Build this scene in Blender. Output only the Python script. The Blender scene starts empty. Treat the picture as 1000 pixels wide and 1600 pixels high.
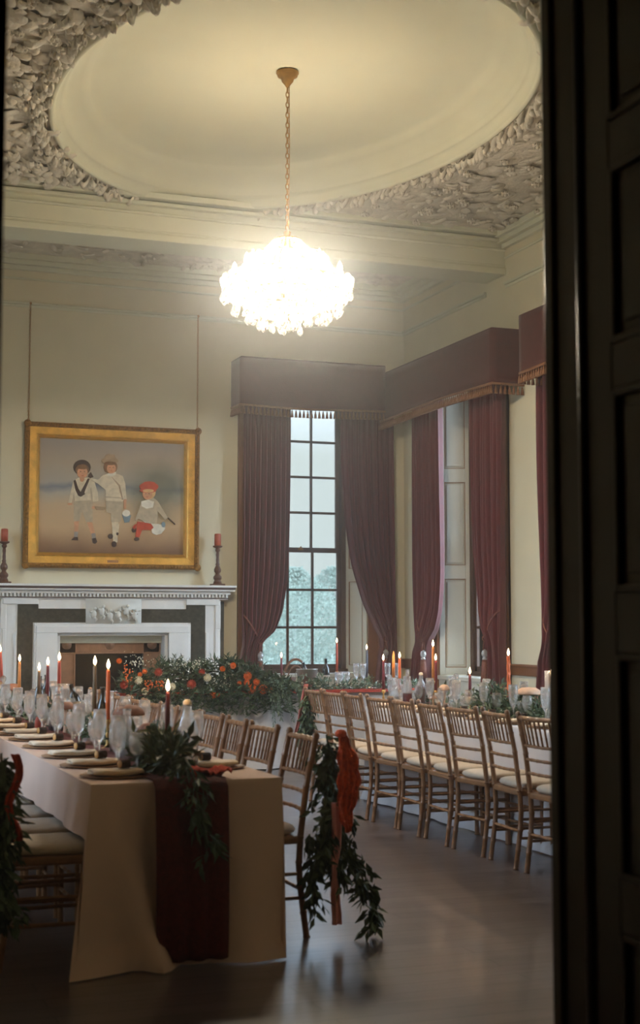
import bpy, math, random
from mathutils import Vector, Matrix
R = math.radians
PI = math.pi
rnd = random.Random(7)
scn = bpy.context.scene
col = scn.collection

# ------------------------------------------------------------------ camera
cam_d = bpy.data.cameras.new('camera'); cam = bpy.data.objects.new('camera', cam_d); col.objects.link(cam)
cam.location = (0, 0, 1.42)
cam.rotation_euler = (R(90 + 4.63), 0, R(-20.42))
cam_d.sensor_fit = 'VERTICAL'; cam_d.sensor_height = 36.0; cam_d.lens = 50.0
cam_d.clip_start = 0.05; cam_d.clip_end = 300
cam_d.dof.use_dof = True; cam_d.dof.focus_distance = 13.0; cam_d.dof.aperture_fstop = 3.2
scn.camera = cam
scn.cycles.transparent_max_bounces = 64
# ------------------------------------------------------------------ exposure
vs = scn.view_settings
vs.view_transform = 'Standard'; vs.look = 'None'; vs.gamma = 1.0; vs.exposure = 1.5; vs.use_curve_mapping = False
# ------------------------------------------------------------------ world: overcast sky
SKY = 1.0
CHAND = 32.0          # watts per added chandelier spot; bulb lamps take a fraction
world = bpy.data.worlds.new('overcast_sky'); scn.world = world; world.use_nodes = True
wn = world.node_tree; bgn = wn.nodes['Background']
tcw = wn.nodes.new('ShaderNodeTexCoord'); sepw = wn.nodes.new('ShaderNodeSeparateXYZ'); rampw = wn.nodes.new('ShaderNodeValToRGB')
wn.links.new(tcw.outputs['Generated'], sepw.inputs[0]); wn.links.new(sepw.outputs['Z'], rampw.inputs[0])
# an overcast sky is about three times brighter overhead than at the horizon
rampw.color_ramp.elements[0].position = 0.12; rampw.color_ramp.elements[0].color = (0.275, 0.315, 0.318, 1)
rampw.color_ramp.elements[1].position = 0.75; rampw.color_ramp.elements[1].color = (2.3, 3.0, 4.1, 1)
wn.links.new(rampw.outputs[0], bgn.inputs['Color']); bgn.inputs['Strength'].default_value = SKY

def sun(rot, strength, ang, c):
    l = bpy.data.lights.new('soft_sun_lamp', 'SUN'); l.energy = strength; l.angle = R(ang); l.color = c
    o = bpy.data.objects.new('soft_sun_lamp', l); col.objects.link(o); o.rotation_euler = Vector(rot).to_track_quat('-Z', 'Y').to_euler()
sun((-1, .75, -.6), 11.0, 60, (.60, .78, 1.0))      # diffuse sun behind cloud, from the right and behind the camera
sun((1, .1, -.5), 4.6, 80, (.56, .76, 1.0))       # second sun lamp, added to brighten the room through the left windows
def portal(loc, rot, sx, sy):
    l = bpy.data.lights.new('window_portal', 'AREA'); l.shape = 'RECTANGLE'; l.size = sx; l.size_y = sy
    l.cycles.is_portal = True
    o = bpy.data.objects.new('window_portal', l); col.objects.link(o); o.location = loc; o.rotation_euler = rot
portal((5.54, 15.72, 2.55), (R(-90), 0, 0), 1.3, 3.4)          # emits toward -Y
for yc in (13.55, 10.6, 7.65):
    portal((7.42, yc, 2.55), (0, R(90), 0), 3.4, 1.3)           # emits toward -X
for yc in (13.2, 10.4, 7.6):
    portal((-.61, yc, 2.55), (0, R(-90), 0), 3.4, 1.3)          # left wall windows, emits toward +X

# ------------------------------------------------------------------ materials
MATS = {}
def srgb(r, g, b):
    f = lambda c: (c/12.92 if c <= .04045 else ((c+.055)/1.055)**2.4)
    return (f(r/255), f(g/255), f(b/255), 1)
def mat(name, color, rough=.6, metal=0, noise=0, nscale=20, bump=0, bscale=60, sheen=0, coat=0, spec=.5, stretch=None):
    m = bpy.data.materials.new(name); m.use_nodes = True; nt = m.node_tree; b = nt.nodes['Principled BSDF']
    b.inputs['Base Color'].default_value = color; b.inputs['Roughness'].default_value = rough; b.inputs['Metallic'].default_value = metal
    b.inputs['Sheen Weight'].default_value = sheen; b.inputs['Coat Weight'].default_value = coat; b.inputs['Specular IOR Level'].default_value = spec
    tc = nt.nodes.new('ShaderNodeTexCoord'); mp = nt.nodes.new('ShaderNodeMapping'); nt.links.new(tc.outputs['Object'], mp.inputs[0])
    if stretch: mp.inputs['Scale'].default_value = stretch
    if noise:
        n = nt.nodes.new('ShaderNodeTexNoise'); n.inputs['Scale'].default_value = nscale; n.inputs['Detail'].default_value = 4
        nt.links.new(mp.outputs[0], n.inputs['Vector'])
        r = nt.nodes.new('ShaderNodeValToRGB'); c = color
        r.color_ramp.elements[0].position = .3; r.color_ramp.elements[1].position = .7
        r.color_ramp.elements[0].color = (c[0]*(1-noise), c[1]*(1-noise), c[2]*(1-noise), 1)
        r.color_ramp.elements[1].color = (min(1, c[0]*(1+noise)), min(1, c[1]*(1+noise)), min(1, c[2]*(1+noise)), 1)
        nt.links.new(n.outputs['Fac'], r.inputs[0]); nt.links.new(r.outputs[0], b.inputs['Base Color'])
    if bump:
        n2 = nt.nodes.new('ShaderNodeTexNoise'); n2.inputs['Scale'].default_value = bscale; n2.inputs['Detail'].default_value = 3
        nt.links.new(mp.outputs[0], n2.inputs['Vector'])
        bp = nt.nodes.new('ShaderNodeBump'); bp.inputs['Strength'].default_value = bump; bp.inputs['Distance'].default_value = .02
        nt.links.new(n2.outputs['Fac'], bp.inputs['Height']); nt.links.new(bp.outputs[0], b.inputs['Normal'])
    MATS[name] = m; return m
def glassmat(name, tint=(.96, .98, .98, 1), ior=1.5, body=0.0, bodycol=(1, 1, 1, 1), rough=.02):
    m = bpy.data.materials.new(name); m.use_nodes = True; nt = m.node_tree; nt.nodes.remove(nt.nodes['Principled BSDF'])
    out = nt.nodes['Material Output']
    t = nt.nodes.new('ShaderNodeBsdfTransparent'); t.inputs[0].default_value = tint
    g = nt.nodes.new('ShaderNodeBsdfGlossy'); g.inputs['Roughness'].default_value = rough
    f = nt.nodes.new('ShaderNodeFresnel'); f.inputs[0].default_value = ior
    mx = nt.nodes.new('ShaderNodeMixShader'); nt.links.new(f.outputs[0], mx.inputs[0]); nt.links.new(t.outputs[0], mx.inputs[1]); nt.links.new(g.outputs[0], mx.inputs[2])
    last = mx
    if body:
        d = nt.nodes.new('ShaderNodeBsdfTranslucent'); d.inputs[0].default_value = bodycol
        d2 = nt.nodes.new('ShaderNodeBsdfDiffuse'); d2.inputs[0].default_value = bodycol
        ad = nt.nodes.new('ShaderNodeMixShader'); nt.links.new(d.outputs[0], ad.inputs[1]); nt.links.new(d2.outputs[0], ad.inputs[2])
        m2 = nt.nodes.new('ShaderNodeMixShader'); m2.inputs[0].default_value = body
        nt.links.new(mx.outputs[0], m2.inputs[1]); nt.links.new(ad.outputs[0], m2.inputs[2]); last = m2
    nt.links.new(last.outputs[0], out.inputs[0]); MATS[name] = m; return m
def emis(name, color, strength):
    m = bpy.data.materials.new(name); m.use_nodes = True; nt = m.node_tree; nt.nodes.remove(nt.nodes['Principled BSDF'])
    e = nt.nodes.new('ShaderNodeEmission'); e.inputs[0].default_value = color; e.inputs[1].default_value = strength
    nt.links.new(e.outputs[0], nt.nodes['Material Output'].inputs[0]); MATS[name] = m; return m

WALL = mat('wall_cream', (.73, .665, .485, 1), .85, noise=.03, nscale=3, bump=.15, bscale=150)
CEIL = mat('ceiling_plaster', (.68, .67, .52, 1), .85, noise=.02, nscale=3)
RELIEF = mat('relief_plaster', (.70, .64, .53, 1), .8, noise=.12, nscale=9, bump=.5, bscale=30)
PAINTW = mat('white_paint', (.62, .60, .50, 1), .5, noise=.02, nscale=4)
GILTLINE = mat('gilt_line', srgb(150, 100, 55), .45, noise=.1)
WOOD = mat('oak_trim', srgb(120, 74, 42), .45, noise=.25, nscale=8, stretch=(1, 1, .15))
SASH = mat('sash_wood', srgb(88, 62, 46), .5, noise=.15, nscale=12)
DOORW = mat('dark_door_wood', srgb(44, 26, 16), .36, noise=.2, nscale=6, stretch=(3, 3, .3), spec=.35)
HALLW = mat('hall_wall', srgb(50, 40, 34), .9, noise=.1)
VELVET = mat('burgundy_velvet', srgb(92, 15, 16), .7, noise=.2, nscale=14, sheen=.35, bump=.2, bscale=90)
VELVET2 = mat('pelmet_velvet', srgb(86, 26, 14), .8, noise=.14, nscale=12, sheen=.15, bump=.2, bscale=90)
BRAID = mat('gold_braid', srgb(136, 88, 54), .6, noise=.3, nscale=60)
ROPE = mat('tie_rope', srgb(126, 72, 54), .6, noise=.35, nscale=60)
GILT = mat('gilt_frame', srgb(206, 158, 72), .4, metal=.45, noise=.22, nscale=12, bump=.3, bscale=90)
GILTB = mat('gilt_bright', srgb(232, 178, 84), .3, metal=.7, noise=.1, nscale=25)
MARW = mat('white_marble', (.74, .73, .70, 1), .35, noise=.05, nscale=6)
MARC = mat('carved_marble', (.66, .64, .58, 1), .5, noise=.05, nscale=9)
MARD = mat('dark_green_marble', srgb(66, 64, 56), .25, noise=.55, nscale=30)
MARV = mat('violet_inlay', srgb(82, 62, 62), .3, noise=.3, nscale=30)
BRONZE = mat('bronze_insert', srgb(150, 108, 80), .5, metal=.25, noise=.2, nscale=16)
SOOT = mat('soot', srgb(24, 17, 14), .95)
CHAIRW = mat('limed_gold_wood', srgb(138, 96, 62), .36, noise=.25, nscale=25, coat=.2)
CUSH = mat('ivory_cushion', srgb(196, 178, 158), .85, noise=.05, nscale=30, bump=.2, bscale=200)
LINEN = mat('ivory_tablecloth', srgb(208, 178, 160), .85, noise=.05, nscale=3, bump=.15, bscale=260)
LINENW = mat('white_tablecloth', srgb(205, 200, 200), .85, noise=.04, nscale=3, bump=.15, bscale=260)
RUST = mat('rust_cheesecloth', srgb(190, 58, 26), .85, noise=.3, nscale=50, bump=.6, bscale=160)
WINEC = mat('wine_red_runner', srgb(88, 26, 18), .9, noise=.3, nscale=50, bump=.6, bscale=160)
PINKR = mat('dusty_pink_ribbon', srgb(232, 160, 154), .7, noise=.1)
LEAF = mat('ruscus_leaf', srgb(66, 84, 54), .5, noise=.4, nscale=14)
LEAFL = mat('eucalyptus_leaf', srgb(104, 124, 100), .6, noise=.3, nscale=14)
STEMG = mat('green_stem', srgb(70, 72, 42), .7)
FOR = mat('orange_bloom', srgb(226, 110, 30), .6, noise=.2, nscale=40)
FRU = mat('rust_bloom', srgb(176, 62, 34), .6, noise=.2, nscale=40)
FWH = mat('cream_bloom', srgb(226, 214, 184), .6, noise=.06, nscale=40)
FBE = mat('orange_berry', srgb(230, 104, 26), .4)
GYP = mat('baby_breath', srgb(220, 216, 196), .8)
BRASS = mat('aged_brass', srgb(186, 142, 78), .38, metal=.6, noise=.2, nscale=20)
TIN = mat('tin_bucket', srgb(186, 182, 172), .32, metal=.8, noise=.15, nscale=15)
GLASS = glassmat('clear_glass', tint=(.975, .985, .985, 1), ior=1.95, body=.03, bodycol=(.95, .98, 1, 1), rough=.03)
def refr(name, c, fac):
    m = bpy.data.materials.new(name); m.use_nodes = True; nt = m.node_tree; nt.nodes.remove(nt.nodes['Principled BSDF'])
    g = nt.nodes.new('ShaderNodeBsdfGlass'); g.inputs['Color'].default_value = c; g.inputs['IOR'].default_value = 1.5; g.inputs['Roughness'].default_value = .02
    t = nt.nodes.new('ShaderNodeBsdfTransparent'); mx = nt.nodes.new('ShaderNodeMixShader'); mx.inputs[0].default_value = fac
    d = nt.nodes.new('ShaderNodeBsdfTranslucent'); d.inputs[0].default_value = (.95, .98, 1, 1); m2 = nt.nodes.new('ShaderNodeMixShader'); m2.inputs[0].default_value = .05
    nt.links.new(t.outputs[0], mx.inputs[1]); nt.links.new(g.outputs[0], mx.inputs[2]); nt.links.new(mx.outputs[0], m2.inputs[1]); nt.links.new(d.outputs[0], m2.inputs[2])
    nt.links.new(m2.outputs[0], nt.nodes['Material Output'].inputs[0]); MATS[name] = m; return m
GLASS = refr('clear_crystal_glass', (1, 1, 1, 1), .7)
GLASSG = glassmat('green_glass', tint=(.62, .74, .64, 1), ior=1.5, body=.10, bodycol=(.5, .6, .5, 1))
PANE = glassmat('window_glass', tint=(.97, .99, .99, 1), ior=1.35)
DARKG = mat('dark_bottle_glass', srgb(22, 20, 16), .12, coat=.5)
WINE = mat('champagne', srgb(196, 178, 120), .1)
WATER = glassmat('water', tint=(.93, .95, .93, 1), ior=1.33)
REDW = mat('red_wine', srgb(74, 14, 16), .1)
CRYSTAL = glassmat('chandelier_crystal', tint=(.95, .93, .9, 1), ior=1.9, body=.6, bodycol=(1, .96, .9, 1))
CRYSDROP = glassmat('crystal_drop_glass', tint=(.97, .96, .94, 1), ior=1.9, body=.06, bodycol=(1, .96, .9, 1))
BEADC = glassmat('tassel_bead', tint=(.9, .9, .9, 1), ior=1.8, body=.5, bodycol=(.8, .78, .74, 1))
CANV = {}
for k, c in dict(skin=(208, 150, 112), cream=(212, 196, 168), creamd=(186, 168, 140), dark=(76, 56, 46), hair=(132, 92, 58), tan=(168, 140, 108), red=(190, 72, 44), blond=(214, 172, 114), blue=(120, 138, 146), grey=(150, 142, 136), white=(222, 214, 196)).items():
    CANV[k] = mat('oil_paint_' + k, srgb(*c), .7, noise=.15, nscale=18)
WAX = {k: mat('wax_' + k, srgb(*c), .5, noise=.05) for k, c in dict(orange=(214, 98, 40), rust=(178, 66, 38), burgundy=(110, 30, 36), olive=(92, 72, 44), navy=(62, 60, 72), terracotta=(176, 84, 58), amber=(206, 128, 60)).items()}
WICK = mat('wick', (.02, .02, .02, 1), .9)
FLAME = emis('candle_flame', (1, .72, .38, 1), 7.0)
BULB = emis('lamp_bulb', (1, .93, .80, 1), 9.0)
MUSH = mat('mushroom_brown', srgb(136, 84, 56), .7, noise=.35, nscale=30)
MUSHL = mat('mushroom_pale', srgb(200, 160, 130), .7, noise=.15, nscale=30)
BARK = mat('dark_bark', srgb(52, 34, 22), .9, noise=.4, nscale=90, bump=.6)
CUTW = mat('cut_wood', srgb(198, 146, 84), .7, noise=.15, nscale=60)
PAPER = mat('ivory_paper', srgb(224, 212, 184), .8)
GOLDC = mat('gold_cutlery', srgb(200, 150, 80), .25, metal=.9)
PLATE = mat('cream_plate', srgb(226, 204, 178), .4, noise=.03)
CHARG = mat('woven_charger', srgb(152, 108, 70), .6, noise=.3, nscale=90)
NAPK = mat('cream_napkin', srgb(236, 212, 184), .85, noise=.05, bump=.2, bscale=150)
GRASS = mat('lawn_grass', srgb(74, 84, 70), .9, noise=.2, nscale=2)
TREEL = mat('mist_pale_foliage', srgb(100, 112, 100), .9, noise=.2, nscale=1.5)  # mist over the distance is put into the pale leaf colour
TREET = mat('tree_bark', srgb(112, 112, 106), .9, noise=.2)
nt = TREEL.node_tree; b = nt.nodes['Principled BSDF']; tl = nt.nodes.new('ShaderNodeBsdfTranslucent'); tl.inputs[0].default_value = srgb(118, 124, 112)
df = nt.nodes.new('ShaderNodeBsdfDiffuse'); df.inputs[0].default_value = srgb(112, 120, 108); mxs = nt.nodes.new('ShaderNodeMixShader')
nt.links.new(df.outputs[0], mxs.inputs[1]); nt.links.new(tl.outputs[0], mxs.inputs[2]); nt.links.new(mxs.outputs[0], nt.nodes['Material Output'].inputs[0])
LABEL = mat('bottle_label', srgb(210, 206, 196), .7)
RADI = mat('radiator_white', srgb(196, 204, 206), .4)

# floor boards
def floor_mat():
    m = bpy.data.materials.new('floor_boards'); m.use_nodes = True; nt = m.node_tree; b = nt.nodes['Principled BSDF']
    tc = nt.nodes.new('ShaderNodeTexCoord'); mp = nt.nodes.new('ShaderNodeMapping'); mp.inputs['Rotation'].default_value = (0, 0, R(0))
    nt.links.new(tc.outputs['Object'], mp.inputs[0])
    br = nt.nodes.new('ShaderNodeTexBrick'); br.inputs['Scale'].default_value = 1.0; br.inputs['Brick Width'].default_value = 1.9; br.inputs['Row Height'].default_value = .13
    br.inputs['Mortar Size'].default_value = .003; br.inputs['Mortar Smooth'].default_value = .2; br.inputs['Bias'].default_value = 0
    br.inputs['Color1'].default_value = srgb(80, 67, 63); br.inputs['Color2'].default_value = srgb(100, 87, 83); br.inputs['Mortar'].default_value = srgb(46, 30, 26)
    nt.links.new(mp.outputs[0], br.inputs['Vector'])
    n = nt.nodes.new('ShaderNodeTexNoise'); n.inputs['Scale'].default_value = 5; n.inputs['Detail'].default_value = 6
    mp2 = nt.nodes.new('ShaderNodeMapping'); mp2.inputs['Scale'].default_value = (.5, 6, 1); nt.links.new(tc.outputs['Object'], mp2.inputs[0]); nt.links.new(mp2.outputs[0], n.inputs['Vector'])
    mx = nt.nodes.new('ShaderNodeMixRGB'); mx.blend_type = 'MULTIPLY'; mx.inputs[0].default_value = .7
    rr = nt.nodes.new('ShaderNodeValToRGB'); rr.color_ramp.elements[0].color = (.45, .42, .4, 1); rr.color_ramp.elements[1].color = (1, 1, 1, 1); rr.color_ramp.elements[0].position = .25; rr.color_ramp.elements[1].position = .7
    nt.links.new(n.outputs['Fac'], rr.inputs[0]); nt.links.new(br.outputs['Color'], mx.inputs[1]); nt.links.new(rr.outputs[0], mx.inputs[2]); nt.links.new(mx.outputs[0], b.inputs['Base Color'])
    n3 = nt.nodes.new('ShaderNodeTexNoise'); n3.inputs['Scale'].default_value = 2.2; n3.inputs['Detail'].default_value = 3; nt.links.new(tc.outputs['Object'], n3.inputs['Vector'])
    r3 = nt.nodes.new('ShaderNodeMapRange'); r3.inputs['To Min'].default_value = .24; r3.inputs['To Max'].default_value = .42; nt.links.new(n3.outputs['Fac'], r3.inputs[0]); nt.links.new(r3.outputs[0], b.inputs['Roughness'])
    b.inputs['Coat Weight'].default_value = .5; b.inputs['Coat Roughness'].default_value = .22
    bp = nt.nodes.new('ShaderNodeBump'); bp.inputs['Strength'].default_value = .35; bp.inputs['Distance'].default_value = .004; bp.invert = True
    nt.links.new(br.outputs['Fac'], bp.inputs['Height']); nt.links.new(bp.outputs[0], b.inputs['Normal'])
    return m
FLOORM = floor_mat()
def canvas_mat():      # a loose beach scene: grey-beige sky, blue sea band, sand, green dune
    m = bpy.data.materials.new('oil_beach_scene'); m.use_nodes = True; nt = m.node_tree; b = nt.nodes['Principled BSDF']; b.inputs['Roughness'].default_value = .6
    tc = nt.nodes.new('ShaderNodeTexCoord'); n = nt.nodes.new('ShaderNodeTexNoise'); n.inputs['Scale'].default_value = 3.5; n.inputs['Detail'].default_value = 6
    nt.links.new(tc.outputs['Object'], n.inputs['Vector'])
    sp = nt.nodes.new('ShaderNodeSeparateXYZ'); nt.links.new(tc.outputs['Object'], sp.inputs[0])
    ma = nt.nodes.new('ShaderNodeMath'); ma.operation = 'MULTIPLY_ADD'; ma.inputs[1].default_value = .16; nt.links.new(n.outputs['Fac'], ma.inputs[0]); nt.links.new(sp.outputs['Z'], ma.inputs[2])
    mr = nt.nodes.new('ShaderNodeMapRange'); mr.inputs['From Min'].default_value = -.52; mr.inputs['From Max'].default_value = .68; nt.links.new(ma.outputs[0], mr.inputs[0])
    cr = nt.nodes.new('ShaderNodeValToRGB'); e = cr.color_ramp.elements
    stops = [(0, (120, 86, 60)), (.10, (160, 126, 92)), (.22, (196, 164, 124)), (.42, (196, 168, 132)), (.52, (176, 168, 150)), (.58, (118, 120, 130)), (.63, (168, 160, 146)), (.8, (172, 154, 132)), (1, (152, 142, 134))]
    e[0].position = 0; e[0].color = srgb(*stops[0][1]); e[1].position = 1; e[1].color = srgb(*stops[-1][1])
    for p, c in stops[1:-1]:
        x = e.new(p); x.color = srgb(*c)
    nt.links.new(mr.outputs[0], cr.inputs[0])
    # green dune at the right, middle height
    vm = nt.nodes.new('ShaderNodeVectorMath'); vm.operation = 'DISTANCE'; vm.inputs[1].default_value = (.50, 0, .08); nt.links.new(tc.outputs['Object'], vm.inputs[0])
    m2 = nt.nodes.new('ShaderNodeMath'); m2.operation = 'MULTIPLY_ADD'; m2.inputs[1].default_value = -.35; nt.links.new(n.outputs['Fac'], m2.inputs[0]); nt.links.new(vm.outputs['Value'], m2.inputs[2])
    r2 = nt.nodes.new('ShaderNodeMapRange'); r2.inputs['From Min'].default_value = -.02; r2.inputs['From Max'].default_value = .26; r2.inputs['To Min'].default_value = .75; r2.inputs['To Max'].default_value = 0; nt.links.new(m2.outputs[0], r2.inputs[0])
    mx = nt.nodes.new('ShaderNodeMixRGB'); mx.inputs[2].default_value = srgb(98, 98, 76); nt.links.new(r2.outputs[0], mx.inputs[0]); nt.links.new(cr.outputs[0], mx.inputs[1]); nt.links.new(mx.outputs[0], b.inputs['Base Color'])
    return m
CANVAS = canvas_mat()

# ------------------------------------------------------------------ mesh builder
class MB:
    def __init__(s): s.v = []; s.f = []; s.mi = []; s.cur = 0
    def add(s, vs_, fs):
        o = len(s.v); s.v += [tuple(v) for v in vs_]; s.f += [tuple(i+o for i in f) for f in fs]; s.mi += [s.cur]*len(fs); return s
    def bx(s, x0, x1, y0, y1, z0, z1):
        return s.add([(x0,y0,z0),(x1,y0,z0),(x1,y1,z0),(x0,y1,z0),(x0,y0,z1),(x1,y0,z1),(x1,y1,z1),(x0,y1,z1)],
                     [(0,3,2,1),(4,5,6,7),(0,1,5,4),(1,2,6,5),(2,3,7,6),(3,0,4,7)])
    def tube(s, pts, rad, n=8, cap=True):
        pts = [Vector(p) for p in pts]
        if not hasattr(rad, '__len__'): rad = [rad]*len(pts)
        up = None; vs_ = []; fs = []
        for i, p in enumerate(pts):
            d = (pts[min(i+1, len(pts)-1)] - pts[max(i-1, 0)])
            if d.length < 1e-9: d = Vector((0,0,1))
            d.normalize()
            if up is None:
                up = Vector((1,0,0)) if abs(d.x) < .9 else Vector((0,1,0))
            u = (up - d*up.dot(d)).normalized(); up = u; w = d.cross(u)
            for k in range(n):
                a = 2*PI*k/n; vs_.append(p + (u*math.cos(a) + w*math.sin(a))*rad[i])
        for i in range(len(pts)-1):
            for k in range(n):
                a = i*n+k; b = i*n+(k+1) % n; fs.append((a, b, b+n, a+n))
        if cap: fs.append(tuple(reversed(range(n)))); fs.append(tuple(range((len(pts)-1)*n, len(pts)*n)))
        return s.add(vs_, fs)
    def lathe(s, prof, c=(0,0,0), n=16, cap=True, sx=1, sy=1):
        vs_ = []; fs = []
        for r, z in prof:
            for k in range(n):
                a = 2*PI*k/n; vs_.append((c[0]+r*math.cos(a)*sx, c[1]+r*math.sin(a)*sy, c[2]+z))
        for i in range(len(prof)-1):
            for k in range(n):
                a = i*n+k; b = i*n+(k+1) % n; fs.append((a, b, b+n, a+n))
        if cap:
            if prof[0][0] > 1e-5: fs.append(tuple(reversed(range(n))))
            if prof[-1][0] > 1e-5: fs.append(tuple(range((len(prof)-1)*n, len(prof)*n)))
        return s.add(vs_, fs)
    def ball(s, c, r, n=8, m=5, sc=(1,1,1)):
        prof = [(max(1e-4, math.sin(PI*i/m)), -math.cos(PI*i/m)) for i in range(m+1)]
        vs_ = []; fs = []
        for q, z in prof:
            for k in range(n):
                a = 2*PI*k/n; vs_.append((c[0]+r*q*math.cos(a)*sc[0], c[1]+r*q*math.sin(a)*sc[1], c[2]+r*z*sc[2]))
        for i in range(m):
            for k in range(n):
                a = i*n+k; b = i*n+(k+1) % n; fs.append((a, b, b+n, a+n))
        return s.add(vs_, fs)
    def grid(s, P, closed=False):       # P rows of points
        h = len(P); w = len(P[0]); vs_ = [p for r in P for p in r]; fs = []
        for i in range(h-1):
            for j in range(w if closed else w-1):
                j2 = (j+1) % w; fs.append((i*w+j, i*w+j2, (i+1)*w+j2, (i+1)*w+j))
        return s.add(vs_, fs)
    def leaf(s, p, d, L, W, up=None):   # pointed leaf folded at its midrib
        p = Vector(p); d = Vector(d).normalized()
        up = Vector(up) if up else Vector((rnd.uniform(-1,1), rnd.uniform(-1,1), rnd.uniform(-.2,1)))
        q = d.cross(up)
        if q.length < 1e-4: q = d.orthogonal()
        q.normalize(); nn = q.cross(d)
        a = p; m = p + d*L*.45 - nn*L*.06; t = p + d*L - nn*L*.12
        return s.add([a, m + q*W*.5 + nn*W*.18, t, m - q*W*.5 + nn*W*.18, m], [(0, 4, 1), (1, 4, 2), (2, 4, 3), (3, 4, 0)])
    def prism(s, poly, y0, y1):          # polygon in xz extruded along y
        n = len(poly); vs_ = [(x, y0, z) for x, z in poly] + [(x, y1, z) for x, z in poly]
        return s.add(vs_, [tuple(range(n)), tuple(reversed(range(n, 2*n)))] + [(i, i+n, (i+1) % n + n, (i+1) % n) for i in range(n)])
    def build(s, name, mats, parent=None, smooth=True, bevel=0, solid=0, sub=0, origin=None):
        me = bpy.data.meshes.new(name)
        o0 = Vector(origin) if origin else Vector((0,0,0))
        off = o0
        me.from_pydata([(v[0]-off.x, v[1]-off.y, v[2]-off.z) for v in s.v], [], s.f)
        if not isinstance(mats, (list, tuple)): mats = [mats]
        for m in mats: me.materials.append(m)
        if len(mats) > 1: me.polygons.foreach_set('material_index', s.mi)
        me.polygons.foreach_set('use_smooth', [smooth]*len(me.polygons))
        me.update(); me.validate()
        o = bpy.data.objects.new(name, me); col.objects.link(o); o.location = off
        if parent:
            o.parent = parent; o.location = off - parent_loc(parent)
        if bevel:
            b = o.modifiers.new('bevel', 'BEVEL'); b.width = bevel; b.segments = 2; b.limit_method = 'ANGLE'
        if solid:
            b = o.modifiers.new('solid', 'SOLIDIFY'); b.thickness = solid; b.offset = 0
        if sub:
            b = o.modifiers.new('sub', 'SUBSURF'); b.levels = sub; b.render_levels = sub
        return o
def parent_loc(p):
    v = Vector((0,0,0))
    while p: v += p.location; p = p.parent
    return v
def tag(o, label=None, cat=None, group=None, kind=None):
    if label: o['label'] = label
    if cat: o['category'] = cat
    if group: o['group'] = group
    if kind: o['kind'] = kind
    return o
def thing(name, loc=(0,0,0), label=None, cat=None, group=None):
    o = bpy.data.objects.new(name, None); o.empty_display_size = .1; col.objects.link(o); o.location = loc
    return tag(o, label, cat, group)
def copy_tree(o, parent=None):
    c = o.copy(); col.objects.link(c)
    if parent: c.parent = parent
    for ch in list(o.children): copy_tree(ch, c)
    return c
used = set()
def place(proto, loc, rz=0, label=None, group=None, sc=None, rx=0, ry=0):
    o = proto if proto.name not in used else copy_tree(proto)
    used.add(proto.name)
    o.location = loc; o.rotation_euler = (rx, ry, rz)
    if sc: o.scale = (sc, sc, sc) if not hasattr(sc, '__len__') else sc
    if label: o['label'] = label
    if group: o['group'] = group
    return o
def struct(mb, name, m, **k):
    o = mb.build(name, m, **k); o['kind'] = 'structure'; return o

# =================================================================== SETTING
XL, XR, YF, YB = 0.10, 6.71, 3.0, 15.2     # room inner faces
ZC = 5.4
TH = .5                                     # window reveal depth / wall thickness
m = MB(); m.bx(-1.6, 7.4, -1.9, 15.85, -.12, 0); struct(m, 'floor', FLOORM, smooth=False)
# back wall with window opening x 4.83..6.25 , z .86..4.15
def wall_holes(mb, axis, pos, th, a0, a1, z0, z1, holes):
    # holes sorted list of (h0,h1,hz0,hz1)
    def b(p, q, u, v):
        if q-p < 1e-4 or v-u < 1e-4: return
        if axis == 'y': mb.bx(p, q, pos, pos+th, u, v)
        else: mb.bx(pos, pos+th, p, q, u, v)
    c = a0
    for h0, h1, hz0, hz1 in holes:
        b(c, h0, z0, z1); b(h0, h1, z0, hz0); b(h0, h1, hz1, z1); c = h1
    b(c, a1, z0, z1)
WZ0, WZ1 = .88, 4.12
m = MB(); wall_holes(m, 'y', YB, TH+.15, XL-.3, XR+.65, 0, 6.2, [(2.6, 3.9, 0, 1.25), (4.84, 6.24, WZ0, WZ1)])
m.bx(2.55, 3.95, YB+.62, YB+.67, 0, 1.3)
struct(m, 'wall_back', WALL, smooth=False)
WYC = (13.55, 10.6, 7.65)
m = MB(); wall_holes(m, 'x', XR, TH+.15, YF-.2, YB, 0, 6.2, [(yc-.70, yc+.70, WZ0, WZ1) for yc in reversed(WYC)]); struct(m, 'wall_right', WALL, smooth=False)
LYC = (13.2, 10.4, 7.6)
m = MB(); wall_holes(m, 'x', XL-TH-.15, TH+.15, 2.998, YB, 0, 6.2, [(yc-.70, yc+.70, WZ0, WZ1) for yc in reversed(LYC)]); struct(m, 'wall_left', WALL, smooth=False)
DX0, DX1, DZ = .395, 1.83, 3.15
m = MB(); m.bx(XL-.3, DX0, 3.0, 3.2, 0, 6.2); m.bx(DX1+.02, XR+.65, 3.0, 3.2, 0, 6.2); m.bx(DX0, DX1+.02, 3.0, 3.2, DZ, 6.2)
struct(m, 'wall_front', WALL, smooth=False)
m = MB()                                     # dark hall the picture is taken from
m.bx(-1.6, -1.5, -1.9, 3.0, 0, 3.5); m.bx(2.6, 2.7, -1.9, 3.0, 0, 3.5); m.bx(-1.5, 2.6, -1.9, -1.8, 0, 3.5)
m.bx(-1.5, DX0, 2.95, 2.998, 0, 3.5); m.bx(DX1+.06, 2.6, 2.95, 2.998, 0, 3.5); m.bx(DX0, DX1+.06, 2.95, 2.998, DZ, 3.5)
struct(m, 'wall_hall', HALLW, smooth=False)
m = MB(); m.bx(-1.6, 2.7, -1.9, 2.998, 3.5, 3.6); struct(m, 'ceiling_hall', HALLW, smooth=False)

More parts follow.
